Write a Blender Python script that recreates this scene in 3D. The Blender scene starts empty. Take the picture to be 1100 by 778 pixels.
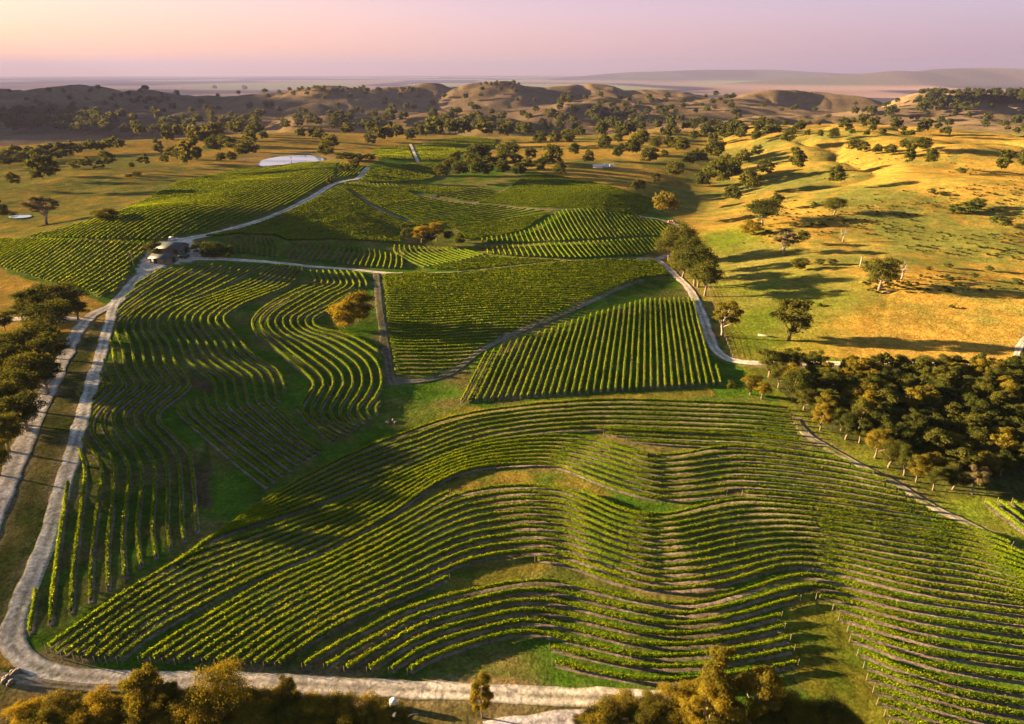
import bpy, math, random
import numpy as np
R = math.radians
rng = np.random.default_rng(7)
random.seed(7)
C = bpy.context.scene.collection
SC = bpy.context.scene

# ------------------------------------------------------------------ camera geometry (photo 1100 x 778)
CAM_H, PITCH, F = 90.0, R(23.1), 733.0
cp, sp = math.cos(PITCH), math.sin(PITCH)

def ray(px, py):
    px = np.asarray(px, float); py = np.asarray(py, float)
    x = (px-550)/F; y = (389-py)/F
    return x, cp + y*sp, -sp + y*cp

def P0(px, py, z=0.0):
    dx, dy, dz = ray(px, py)
    t = (CAM_H - z)/np.maximum(-dz, 1e-4)
    return dx*t, dy*t

# ------------------------------------------------------------------ noise
def _hash(i, j, s):
    n = (i*374761393 + j*668265263 + s*1274126177) & 0xffffffff
    n = ((n ^ (n >> 13))*1274126177) & 0xffffffff
    n = n ^ (n >> 16)
    return (n & 0xffff)/32767.5 - 1.0

def vnoise(x, y, s=0):
    xi = np.floor(x).astype(np.int64); yi = np.floor(y).astype(np.int64)
    fx = x-xi; fy = y-yi
    fx = fx*fx*fx*(fx*(fx*6-15)+10); fy = fy*fy*fy*(fy*(fy*6-15)+10)
    a = _hash(xi, yi, s); b = _hash(xi+1, yi, s); c = _hash(xi, yi+1, s); d = _hash(xi+1, yi+1, s)
    return (a*(1-fx)+b*fx)*(1-fy) + (c*(1-fx)+d*fx)*fy

def fbm(x, y, lam, s=0, o=3):
    v = 0; a = 1.0; f = 1.0/lam
    for k in range(o):
        v = v + a*vnoise(x*f+17.3*k, y*f-9.1*k, s+k); a *= .5; f *= 2.03
    return v

def sstep(a, b, x):
    t = np.clip((x-a)/(b-a), 0, 1); return t*t*(3-2*t)

# ------------------------------------------------------------------ terrain
def poly_ridge(x, y, pts, w):
    """pts: list of (x, y, A): smooth ridge following a polyline"""
    best = np.full(x.shape, 1e18); amp = np.zeros(x.shape)
    for (x0, y0, a0), (x1, y1, a1) in zip(pts[:-1], pts[1:]):
        ex, ey = x1-x0, y1-y0; L = ex*ex+ey*ey+1e-9
        t = np.clip(((x-x0)*ex+(y-y0)*ey)/L, 0, 1)
        d = (x-x0-t*ex)**2 + (y-y0-t*ey)**2
        m = d < best
        best = np.where(m, d, best); amp = np.where(m, a0+(a1-a0)*t, amp)
    return amp*np.exp(-best/(w*w))

def near_ridge(pp, A, w):
    out = []
    n = len(pp)
    for k, q in enumerate(pp):
        X, Y = P0(q[0], q[1]); a = q[2] if len(q) > 2 else 1.0
        out.append((float(X), float(Y), A*a))
    return out, w

NEAR = [
    near_ridge([(-60,620),(0,520),(60,400),(125,318),(165,268)], 7.6, 62),            # left road spur
    near_ridge([(165,268),(250,240),(330,212),(390,187)], 9.0, 75),                   # ridge that carries the upper road
    near_ridge([(60,700,.4),(200,600),(310,520),(420,460),(450,440,.5)], -3.2, 34),   # grassy valley lane
    near_ridge([(560,740,.7),(575,650),(600,560),(600,500,.6)], .8, 40),             # spur in the foreground block
    near_ridge([(860,700,.5),(850,610),(830,530),(800,470,.5)], 1.2, 34),
    near_ridge([(690,470,.5),(700,540),(715,620,.6)], -.5, 40),
    near_ridge([(480,320),(560,330),(640,300)], 3.0, 60),
    near_ridge([(275,300,.5),(262,352),(250,400,.5)], 1.6, 22),
    near_ridge([(320,350,.6),(372,330),(380,380,.6)], 1.8, 26),
    near_ridge([(400,270,.5),(470,262),(560,232,.7)], -4.0, 70),
    near_ridge([(600,225,.7),(650,215),(700,225,.7)], 5.0, 60),
    near_ridge([(405,185,.6),(470,178),(520,182,.5)], 4.0, 80),
    near_ridge([(765,330,.5),(742,270),(735,225),(765,200),(790,180),(770,158),(755,140)], -9.0, 46),   # creek
    near_ridge([(840,300,.6),(960,305),(1100,335)], 5.0, 40),
    near_ridge([(820,180,.6),(900,172),(1010,192)], 9.0, 60),
    near_ridge([(880,240,.6),(1000,225),(1100,235)], 5.0, 60),
    near_ridge([(20,215,.6),(110,205),(190,196)], 4.0, 60),
    near_ridge([(600,190,.6),(660,176),(720,170,.7)], 6.0, 70),
]

def crest(pp, D, w, sink=0.0):
    out = []
    for px, py in pp:
        dx, dy, dz = ray(px, py); t = D/dy
        out.append((float(dx*t), D + 60*math.sin(px*.031), float(CAM_H+dz*t) - float(base(np.array([dx*t]), np.array([D]))[0]) - sink))
    return out, w

def base(x, y):
    r = np.sqrt(x*x + y*y)
    f = 0 - 42*sstep(1080, 1520, r) - 26*sstep(1900, 3200, r) - 120*sstep(3000, 5600, r)
    f = f + 20*sstep(110, 420, x)*sstep(260, 560, y)*(1-sstep(2200, 3200, r))
    f = f + 5*sstep(-60, -330, x)*sstep(250, 500, y)*(1-sstep(1200, 2200, r))
    return f

HILLS = [
    crest([(-220,96),(-90,93),(0,90),(22,95),(55,87),(80,94),(110,98),(160,106)], 2650, 300),
    crest([(120,104),(150,95),(172,97),(200,104),(235,106),(270,103),(300,99),(343,95),(400,98),(450,96),(480,100)], 2450, 270),
    crest([(430,99),(468,93),(500,98),(522,92),(550,89),(580,95),(600,92),(622,90),(650,95),(690,98),(730,101),(770,108)], 2550, 280),
    crest([(640,106),(700,108),(760,112),(800,119)], 2050, 170),
    crest([(-150,110),(-60,112),(0,111),(30,108),(62,111),(110,119),(160,121)], 2050, 160),
    crest([(10,132),(60,127),(115,120),(160,121),(210,123),(270,127)], 1720, 120),
    crest([(215,137),(255,131),(295,125),(340,124),(400,123),(450,127),(500,122),(545,126),(590,134)], 1600, 120),
    crest([(560,128),(620,113),(660,112),(700,117),(740,122)], 1830, 130),
    crest([(270,118),(300,112),(330,108)], 2050, 110),
    crest([(775,108),(805,101),(850,97),(880,99),(905,104)], 2300, 150),
    crest([(890,122),(940,110),(985,100),(1020,98),(1060,97),(1110,94),(1200,92),(1330,92)], 1950, 200),
    crest([(755,132),(800,124),(850,123),(900,124)], 1500, 90),
]
FARH = [
    crest([(700,77),(760,75),(830,75),(900,79)], 24000, 2600),
    crest([(880,83),(930,79),(962,76),(985,77),(1010,74),(1060,73),(1100,74),(1250,72)], 15000, 1500),
]
def _mk(px, py):
    X, Y = P0(px, py); return float(X), float(Y)

def h_raw(x, y):
    x = np.asarray(x, float); y = np.asarray(y, float)
    r = np.sqrt(x*x+y*y)
    h = base(x, y)
    for pts, w in NEAR: h = h + poly_ridge(x, y, pts, w)
    k = 0
    m = r > 900
    if m.any():
        xs, ys = x[m], y[m]
        acc = np.zeros(xs.shape); wob = 1+.0*xs
        wx = xs + 45*fbm(xs, ys, 260, 41, 3); wy = ys + 45*fbm(xs, ys, 260, 45, 3)
        for pts, w in HILLS: acc = acc + np.maximum(poly_ridge(wx, wy, pts, w), 0)**3
        acc = acc**(1/3.)
        acc = acc*(1 + .06*fbm(xs, ys, 380, 51, 4)*sstep(10, 60, acc))
        gl = (1-np.abs(vnoise(wx/150, wy/240, 57)))**3 + .5*(1-np.abs(vnoise(wx/70, wy/90, 58)))**3
        acc = acc + (4 - 12*gl)*sstep(8, 45, acc)
        add = acc + poly_ridge(wx, wy, [(-2250, 1350, 150), (-2800, 1900, 420), (-3350, 2700, 640), (-3950, 3900, 640)], 540)  # unseen range out of view at left, added to shade the mid-distance hills
        for pts, w in FARH: add = add + poly_ridge(xs, ys, pts, w)
        rs = r[m]
        add = add + sstep(900, 1500, rs)*(1-sstep(3500, 5200, rs))*7*fbm(xs, ys, 330, 61, 3)
        out = np.zeros(x.shape); out[m] = add; h = h + out
    h = h + sstep(40, 90, r)*(.55*fbm(x, y, 52, 3, 2)) + .10*fbm(x, y, 11, 9, 2)*(1-sstep(500, 900, r))
    h = h + sstep(260, 520, r)*(1-sstep(1200, 2200, r))*2.2*fbm(x, y, 130, 13, 2)
    h = h + sstep(130, 330, x)*sstep(230, 420, y)*(1-sstep(1500, 2500, r))*(2.6*fbm(x, y, 80, 23, 3) - 4.6*(1-np.abs(fbm(x, y, 120, 27, 2)))**5)
    return h

PX, PY = _mk(313, 173)
PZ = None
P2X, P2Y = _mk(18, 232)
def h(x, y):
    global PZ
    v = h_raw(x, y)
    if PZ is None:
        PZ = (float(h_raw(np.array([PX]), np.array([PY]))[0])+.3, float(h_raw(np.array([P2X]), np.array([P2Y]))[0])+.1)
    q = ((np.asarray(x)-PX)/62.0)**2 + ((np.asarray(y)-PY)/62.0)**2
    m = np.exp(-q*q)
    v = v*(1-m) + (PZ[0]-1.2)*m
    q = ((np.asarray(x)-P2X)/13.0)**2 + ((np.asarray(y)-P2Y)/16.0)**2
    m = np.exp(-q*q)
    return v*(1-m) + (PZ[1]-.5)*m

def P(px, py):
    """ground point seen at a photo pixel (fixed point; for the gentle near ground)"""
    px = np.atleast_1d(np.asarray(px, float)); py = np.atleast_1d(np.asarray(py, float))
    z = np.zeros(px.shape)
    for k in range(24):
        x, y = P0(px, py, z); z = z + .6*(h(x, y)-z)
    return x, y

_ts = 60*np.power(1.011, np.arange(470))
def PM(px, py):
    """ground point by marching: first hit (for far ground)"""
    px = np.atleast_1d(np.asarray(px, float)); py = np.atleast_1d(np.asarray(py, float))
    dx, dy, dz = ray(px, py)
    X = dx[:, None]*_ts; Y = dy[:, None]*_ts; Z = CAM_H + dz[:, None]*_ts
    below = Z < h(X.ravel(), Y.ravel()).reshape(X.shape)
    i = np.argmax(below, 1); i = np.where(below.any(1), np.maximum(i, 1), len(_ts)-1)
    lo = _ts[i-1]; hi = _ts[i]
    for k in range(10):
        mid = .5*(lo+hi); b = CAM_H+dz*mid < h(dx*mid, dy*mid)
        hi = np.where(b, mid, hi); lo = np.where(b, lo, mid)
    return dx*hi, dy*hi

def scale_at(x, y, z):
    d = y*cp + (CAM_H-z)*sp
    return F/d

def inpoly(x, y, poly):
    px = np.array([p[0] for p in poly]); py = np.array([p[1] for p in poly])
    c = np.zeros(x.shape, bool); n = len(poly); j = n-1
    for i in range(n):
        m = ((py[i] > y) != (py[j] > y)) & (x < (px[j]-px[i])*(y-py[i])/(py[j]-py[i]+1e-12)+px[i])
        c ^= m; j = i
    return c

def wpoly(pp, march=False):
    a = np.array(pp, float)
    # densify edges so that outlines follow the ground
    out = []
    for k in range(len(a)):
        p, q = a[k], a[(k+1) % len(a)]
        for t in np.linspace(0, 1, 5)[:-1]: out.append(p+(q-p)*t)
    out = np.array(out)
    X, Y = (PM if march else P)(out[:, 0], out[:, 1])
    return list(zip(X, Y))

# ------------------------------------------------------------------ mesh helpers
def mesh_np(name, V, Q, mats=None, smooth=False, midx=None):
    """V (n,3), Q (m,4) quads"""
    me = bpy.data.meshes.new(name)
    V = np.ascontiguousarray(V, np.float32); Q = np.ascontiguousarray(Q, np.int32)
    me.vertices.add(len(V)); me.vertices.foreach_set('co', V.ravel())
    me.loops.add(Q.size); me.loops.foreach_set('vertex_index', Q.ravel())
    me.polygons.add(len(Q)); me.polygons.foreach_set('loop_start', np.arange(0, Q.size, 4, dtype=np.int32))
    if midx is not None: me.polygons.foreach_set('material_index', np.asarray(midx, np.int32))
    if smooth: me.polygons.foreach_set('use_smooth', np.ones(len(Q), bool))
    for m in (mats or []): me.materials.append(m)
    me.update(calc_edges=True)
    return me

def link(name, me, parent=None, loc=None):
    o = bpy.data.objects.new(name, me); C.objects.link(o)
    if parent is not None: o.parent = parent
    if loc is not None: o.location = loc
    return o

def tag(o, label=None, cat=None, group=None, kind=None):
    if label: o['label'] = label
    if cat: o['category'] = cat
    if group: o['group'] = group
    if kind: o['kind'] = kind
    return o

class MB:
    def __init__(s): s.V = []; s.Q = []; s.n = 0
    def add(s, V, Q):
        V = np.asarray(V, float); Q = np.asarray(Q, int)
        s.V.append(V); s.Q.append(Q+s.n); s.n += len(V)
    def box(s, cx, cy, cz, sx, sy, sz, rz=0.0):
        v = np.array([[i, j, k] for k in (-.5, .5) for j in (-.5, .5) for i in (-.5, .5)])*[sx, sy, sz]
        c, n = math.cos(rz), math.sin(rz)
        v = np.c_[v[:, 0]*c-v[:, 1]*n, v[:, 0]*n+v[:, 1]*c, v[:, 2]] + [cx, cy, cz]
        s.add(v, [[0,2,3,1],[4,5,7,6],[0,1,5,4],[2,6,7,3],[0,4,6,2],[1,3,7,5]])
    def tube(s, pts, rad, n=7):
        pts = np.asarray(pts, float); m = len(pts)
        tg = np.gradient(pts, axis=0); tg /= np.linalg.norm(tg, axis=1)[:, None]+1e-9
        ref = np.array([0, 0, 1.0]) if abs(tg[0][2]) < .9 else np.array([1.0, 0, 0])
        a = np.cross(tg, ref); a /= np.linalg.norm(a, axis=1)[:, None]+1e-9
        b = np.cross(tg, a)
        th = np.arange(n)/n*2*math.pi
        V = pts[:, None]+(np.cos(th)[None, :, None]*a[:, None]+np.sin(th)[None, :, None]*b[:, None])*np.asarray(rad, float)[:, None, None]
        V = V.reshape(-1, 3)
        Q = []
        for i in range(m-1):
            for j in range(n): Q.append([i*n+j, i*n+(j+1) % n, (i+1)*n+(j+1) % n, (i+1)*n+j])
        V = np.vstack([V, pts[0], pts[-1]]); c0, c1 = m*n, m*n+1
        for j in range(0, n):
            Q.append([c0, (j+1) % n, j, j]); Q.append([c1, (m-1)*n+j, (m-1)*n+(j+1) % n, (m-1)*n+(j+1) % n])
        s.add(V, Q)
    def prism(s, outline, z0, z1):
        o = np.array(outline, float); n = len(o)
        V = np.vstack([np.c_[o, np.full(n, z0)], np.c_[o, np.full(n, z1)]])
        Q = [[i, (i+1) % n, n+(i+1) % n, n+i] for i in range(n)]
        s.add(V, Q)
    def build(s, name, mat, parent=None, smooth=False, loc=None):
        V = np.vstack(s.V); Q = np.vstack(s.Q)
        tri = Q[:, 2] == Q[:, 3]
        if tri.any():
            me = bpy.data.meshes.new(name)
            me.from_pydata(V.tolist(), [], [list(q[:3]) if t else list(q) for q, t in zip(Q.tolist(), tri)])
            me.materials.append(mat)
            if smooth: me.polygons.foreach_set('use_smooth', np.ones(len(me.polygons), bool))
            me.update()
        else: me = mesh_np(name, V, Q, [mat], smooth)
        return link(name, me, parent, loc)

# ------------------------------------------------------------------ materials
def mat(name):
    m = bpy.data.materials.new(name); m.use_nodes = True
    nt = m.node_tree; nt.nodes.clear()
    out = nt.nodes.new('ShaderNodeOutputMaterial')
    return m, nt, out

def N(nt, t, **kw):
    n = nt.nodes.new(t)
    for k, v in kw.items():
        if k in n.inputs: n.inputs[k].default_value = v
        else: setattr(n, k, v)
    return n

def simple(name, col, rough=.8, nscale=3.0, nvar=.25, bump=0.0, metal=0.0, spec=.3):
    m, nt, out = mat(name)
    b = N(nt, 'ShaderNodeBsdfPrincipled', Roughness=rough, Metallic=metal)
    b.inputs['Specular IOR Level'].default_value = spec
    tc = N(nt, 'ShaderNodeTexCoord'); no = N(nt, 'ShaderNodeTexNoise', Scale=nscale, Detail=5.0)
    nt.links.new(tc.outputs['Object'], no.inputs['Vector'])
    mr = N(nt, 'ShaderNodeMapRange'); mr.inputs[1].default_value = .3; mr.inputs[2].default_value = .7
    mr.inputs[3].default_value = 1-nvar; mr.inputs[4].default_value = 1+nvar
    nt.links.new(no.outputs['Fac'], mr.inputs[0])
    mx = N(nt, 'ShaderNodeVectorMath', operation='SCALE'); mx.inputs[0].default_value = col
    nt.links.new(mr.outputs[0], mx.inputs['Scale']); nt.links.new(mx.outputs[0], b.inputs['Base Color'])
    if bump:
        bp = N(nt, 'ShaderNodeBump', Strength=bump, Distance=.05); nt.links.new(no.outputs['Fac'], bp.inputs['Height'])
        nt.links.new(bp.outputs[0], b.inputs['Normal'])
    nt.links.new(b.outputs[0], out.inputs[0])
    return m

def leafmat(name, col, col2, trans=.3, objvar=.25, scale=.35, tint=(1.3, 1.2, .9)):
    """foliage: two leaf colours in clumps, each leaf its own tone, each plant its own tone"""
    m, nt, out = mat(name)
    ge = N(nt, 'ShaderNodeNewGeometry'); oi = N(nt, 'ShaderNodeObjectInfo'); tc = N(nt, 'ShaderNodeTexCoord')
    no = N(nt, 'ShaderNodeTexNoise', Scale=scale, Detail=3.0)
    nt.links.new(ge.outputs['Position'], no.inputs['Vector'])
    ad = N(nt, 'ShaderNodeMath', operation='ADD'); nt.links.new(no.outputs['Fac'], ad.inputs[0])
    ms = N(nt, 'ShaderNodeMath', operation='MULTIPLY_ADD'); ms.inputs[1].default_value = objvar; ms.inputs[2].default_value = -objvar/2
    nt.links.new(oi.outputs['Random'], ms.inputs[0]); nt.links.new(ms.outputs[0], ad.inputs[1])
    mr0 = N(nt, 'ShaderNodeMapRange'); mr0.inputs[1].default_value = .35; mr0.inputs[2].default_value = .65
    nt.links.new(ad.outputs[0], mr0.inputs[0])
    mix = N(nt, 'ShaderNodeMix', data_type='RGBA'); nt.links.new(mr0.outputs[0], mix.inputs['Factor'])
    mix.inputs[6].default_value = (*col, 1); mix.inputs[7].default_value = (*col2, 1)
    mr = N(nt, 'ShaderNodeMapRange'); mr.inputs[3].default_value = .78; mr.inputs[4].default_value = 1.22
    nt.links.new(ge.outputs['Random Per Island'], mr.inputs[0])
    sc = N(nt, 'ShaderNodeVectorMath', operation='SCALE'); nt.links.new(mix.outputs[2], sc.inputs[0]); nt.links.new(mr.outputs[0], sc.inputs['Scale'])
    d = N(nt, 'ShaderNodeBsdfDiffuse'); t = N(nt, 'ShaderNodeBsdfTranslucent'); ms2 = N(nt, 'ShaderNodeMixShader'); ms2.inputs[0].default_value = trans
    nt.links.new(sc.outputs[0], d.inputs[0]); tm = N(nt, 'ShaderNodeVectorMath', operation='MULTIPLY'); tm.inputs[1].default_value = tint; nt.links.new(sc.outputs[0], tm.inputs[0]); nt.links.new(tm.outputs[0], t.inputs[0])
    nt.links.new(d.outputs[0], ms2.inputs[1]); nt.links.new(t.outputs[0], ms2.inputs[2]); nt.links.new(ms2.outputs[0], out.inputs[0])
    return m

def groundmat(name, attr, bump=.35):
    m, nt, out = mat(name)
    at = N(nt, 'ShaderNodeAttribute', attribute_name=attr)
    ge = N(nt, 'ShaderNodeNewGeometry')
    cur = at.outputs['Color']
    for s, det, lo, hi in ((1.7, 4.0, .55, 1.45), (.45, 4.0, .72, 1.28), (.13, 5.0, .72, 1.28), (.021, 4.0, .80, 1.2)):
        no = N(nt, 'ShaderNodeTexNoise', Scale=s, Detail=det, Roughness=.6); nt.links.new(ge.outputs['Position'], no.inputs['Vector'])
        mr = N(nt, 'ShaderNodeMapRange'); mr.inputs[1].default_value = .3; mr.inputs[2].default_value = .7
        mr.inputs[3].default_value = lo; mr.inputs[4].default_value = hi
        nt.links.new(no.outputs['Fac'], mr.inputs[0])
        sc = N(nt, 'ShaderNodeVectorMath', operation='SCALE'); nt.links.new(cur, sc.inputs[0]); nt.links.new(mr.outputs[0], sc.inputs['Scale'])
        cur = sc.outputs[0]
    b = N(nt, 'ShaderNodeBsdfDiffuse', Roughness=.6); nt.links.new(cur, b.inputs[0])
    n1 = N(nt, 'ShaderNodeTexNoise', Scale=.7, Detail=7.0, Roughness=.68); nt.links.new(ge.outputs['Position'], n1.inputs['Vector'])
    bp = N(nt, 'ShaderNodeBump', Strength=bump, Distance=.8); nt.links.new(n1.outputs['Fac'], bp.inputs['Height'])
    nt.links.new(bp.outputs[0], b.inputs['Normal']); nt.links.new(b.outputs[0], out.inputs[0])
    return m

M_ground = groundmat('ground_cover', 'cover', .6)
M_road = groundmat('gravel', 'cover', .22)
M_soil = groundmat('vine_soil', 'cover', .5)
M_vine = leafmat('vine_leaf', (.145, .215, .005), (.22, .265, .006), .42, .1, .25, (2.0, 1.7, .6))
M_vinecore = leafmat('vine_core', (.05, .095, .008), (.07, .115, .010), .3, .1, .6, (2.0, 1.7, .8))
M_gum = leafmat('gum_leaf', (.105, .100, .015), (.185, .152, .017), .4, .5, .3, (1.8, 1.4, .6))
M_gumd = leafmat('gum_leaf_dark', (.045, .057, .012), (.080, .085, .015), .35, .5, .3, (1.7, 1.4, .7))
M_bush = leafmat('bush_leaf', (.055, .075, .016), (.09, .10, .02), .25, .4, .6)
M_dry = leafmat('dry_leaf', (.10, .085, .035), (.15, .12, .05), .2, .4, .5)
M_bark = simple('gum_bark', (.15, .115, .085), .9, 4, .4, .3)
M_pale = simple('pale_bark', (.24, .20, .165), .85, 5, .3, .3)
M_post = simple('post_wood', (.17, .14, .11), .9, 9, .3)

# ------------------------------------------------------------------ road / block outlines (photo pixels -> ground)
def spline(pp, n=12):
    a = np.array(pp, float); a = np.vstack([2*a[0]-a[1], a, 2*a[-1]-a[-2]])
    out = []
    for i in range(1, len(a)-2):
        p0, p1, p2, p3 = a[i-1:i+3]
        t = np.linspace(0, 1, n, endpoint=False)[:, None]
        out.append(.5*((2*p1)+(-p0+p2)*t+(2*p0-5*p1+4*p2-p3)*t*t+(-p0+3*p1-3*p2+p3)*t**3))
    out.append(a[-2][None])
    return np.vstack(out)

def resample(xy, ds):
    d = np.r_[0, np.cumsum(np.hypot(*np.diff(xy, axis=0).T))]
    n = max(2, int(round(d[-1]/ds))+1); s = np.linspace(0, d[-1], n)
    return np.c_[np.interp(s, d, xy[:, 0]), np.interp(s, d, xy[:, 1])]

def wline(pp, ds=2.0, n=12):
    s = spline(pp, n); x, y = P(s[:, 0], s[:, 1])
    return resample(np.c_[x, y], ds)

GRAVEL = (.52, .46, .39)
ROADS = [  # name, pixels, width m, colour, ruts
    ('road', [(150,296),(140,308),(131,319),(121,328),(101,338),(86,352),(75,372),(60,402),(48,427),(36,452),(20,490),(0,535),(-30,600)], 4.7, (.48,.43,.38), .6),
    ('road', [(135,312),(124,326),(118,345),(110,375),(100,410),(90,445),(78,488),(66,530),(51,580),(36,620),(23,650),(14,675),(15,694),(28,710),(50,720),(80,727),(130,730),(200,731),(280,733),(360,737),(440,741),(520,745),(580,748),(640,750),(700,752),(765,756)], 3.7, GRAVEL, .6),
    ('road', [(160,286),(176,282),(215,278),(260,280),(300,283),(340,287),(380,290),(415,293.5),(432,294)], 4.2, GRAVEL, .5),
    ('road', [(176,264),(188,259),(204,256.5),(240,249),(290,234),(330,215),(355,200),(371,194.5),(384,192.5),(391,185),(396,180)], 4.6, GRAVEL, .5),
    ('road', [(441,155),(445,165),(449,174)], 3.4, GRAVEL, .4),
    ('road', [(684,278),(704,279),(716,287),(728,298),(740,310),(748,323),(755,341),(762,362),(768,375),(778,384),(790,388),(805,390),(840,391),(900,391),(960,391),(1040,391)], 4.2, GRAVEL, .6),
    ('road', [(706,279),(722,272),(736,262),(734,250),(724,241),(708,236),(690,233),(678,228)], 4.0, (.40,.35,.33), .4),
    ('track', [(853,450),(868,468),(886,479),(905,490),(925,501),(945,511),(965,521),(985,534),(1010,549),(1030,558),(1054,570),(1080,585),(1110,602),(1150,625)], 2.6, (.42,.35,.30), 1.0),
    ('road', [(1130,350),(1110,357),(1100,366),(1094,376),(1091,390)], 2.2, (.34,.30,.27), .5),
    ('track', [(520,785),(580,776),(640,772),(680,778)], 3.4, (.44,.40,.40), .4),
    ('track', [(-30,345),(0,344),(30,342.5),(60,341),(88,344)], 4.5, GRAVEL, .5),
    ('track', [(-20,724),(0,726),(20,729),(50,735),(95,739),(140,740),(190,741)], 1.6, (.30,.24,.20), .9),
    ('track', [(424,411),(455,409),(478,404),(494,395),(516,378),(545,362),(570,352),(600,340),(640,322),(668,309),(690,301)], 2.4, (.17,.15,.12), .8),
    ('track', [(404,294),(408,330),(414,370),(420,405),(424,414)], 3.2, (.15,.125,.10), .8),
    ('track', [(452,294),(500,292),(545,287),(600,281.5),(650,278.5),(686,277)], 1.8, (.30,.27,.15), .9),
    ('track', [(512,219),(480,215),(455,211),(440,208),(420,210),(405,212)], 1.8, (.28,.23,.20), .9),
    ('track', [(374,206),(386,211),(398,220),(420,231),(440,238)], 1.8, (.26,.22,.20), .9),
    ('track', [(440,238),(480,230),(512,219),(540,206),(564,192)], 2.2, (.17,.155,.12), .9),
    ('track', [(512,219),(560,224),(600,226),(630,225)], 2.0, (.19,.165,.12), .9),
    ('track', [(424,224),(455,218),(470,209)], 1.8, (.17,.15,.11), .9),
]
road_lines = [(wline(pp, 1.6), w) for _, pp, w, c, r in ROADS]

YARD = [(146,293),(152,279),(160,270),(172,261),(185,257),(205,257),(214,266),(217,275),(205,281),(182,285),(164,292),(153,302)]
YARD_W = wpoly(YARD)

# ------------------------------------------------------------------ ground sheet
def road_dist(x, y, sel=None):
    """distance to nearest road centre minus half width, only near points matter"""
    d = np.full(x.shape, 1e9)
    for ln, w in road_lines:
        lx, ly = ln[::2, 0], ln[::2, 1]
        m = (x > lx.min()-12) & (x < lx.max()+12) & (y > ly.min()-12) & (y < ly.max()+12)
        idx = np.nonzero(m)[0]
        for c in range(0, len(idx), 20000):
            ii = idx[c:c+20000]
            dd = np.sqrt(((x[ii, None]-lx)**2+(y[ii, None]-ly)**2).min(1))-w/2
            d[ii] = np.minimum(d[ii], dd)
    return d

HULL = wpoly([(-25,690),(30,640),(95,440),(128,335),(105,322),(45,303),(0,290),(-40,280),(-40,256),(20,257),(60,250),(131,227),(195,194),(262,180),(330,174),(395,178),(440,156),(470,149),(535,149),(520,172),(600,190),(660,202),(703,215),(735,250),(690,276),(720,290),(750,318),(780,384),(815,396),(850,440),(905,490),(1000,545),(1110,600),(1180,640),(1180,820),(700,830),(640,745),(450,738),(280,729),(80,722),(30,708)])
VALLEYGREEN = wpoly([(735,250),(800,240),(830,275),(880,300),(930,315),(900,345),(880,372),(830,385),(800,392),(780,384),(752,320),(735,295),(745,270)])
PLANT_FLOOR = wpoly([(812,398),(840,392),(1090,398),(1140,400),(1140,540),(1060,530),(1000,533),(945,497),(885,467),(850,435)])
STRIP_GREEN = wpoly([(790,392),(830,384),(1090,390),(1160,400),(1160,545),(1140,660),(1060,590),(1000,550),(940,512),(880,478),(845,445)]); _OLD = wpoly([(800,388),(815,400),(850,440),(885,470),(945,502),(1000,540),(1060,540),(1140,545),(1140,660),(1060,590),(1000,550),(940,512),(880,478),(845,445)])
BROWN = wpoly([(217,480),(224,470),(236,500),(243,540),(238,548),(222,542),(218,520)])
BROWN2 = wpoly([(206,398),(216,404),(226,420),(224,428),(212,424),(204,412)])
LENSG = [wpoly(q) for q in (
    [(497,514),(530,506),(600,505),(619,513),(640,525),(655,536),(640,536),(612,526),(575,519),(520,524),(480,536)],
    [(630,468),(645,467),(690,480),(715,490),(700,492),(670,484)],
    [(480,622),(500,612),(527,606),(560,602),(588,606),(600,614),(585,622),(540,629),(495,640)],
    [(430,470),(470,450),(540,436),(600,432),(580,437),(520,446),(470,462)], [(440,452),(475,440),(500,436),(545,431),(600,428),(640,425),(760,418),(770,424),(680,428),(600,432),(520,441),(470,455),(445,466)])]
GULLY = wpoly([(838,662),(868,638),(895,654),(909,677),(920,701),(933,730),(946,762),(960,790),(880,790),(862,730),(850,700)])
BELOWROAD = wpoly([(-30,700),(30,718),(80,734),(200,738),(360,745),(520,752),(640,757),(760,764),(900,780),(900,840),(-60,840)])
DARKNW = wpoly([(0,560),(60,420),(100,350),(110,350),(95,440),(70,520),(30,640),(0,690)])

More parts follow.
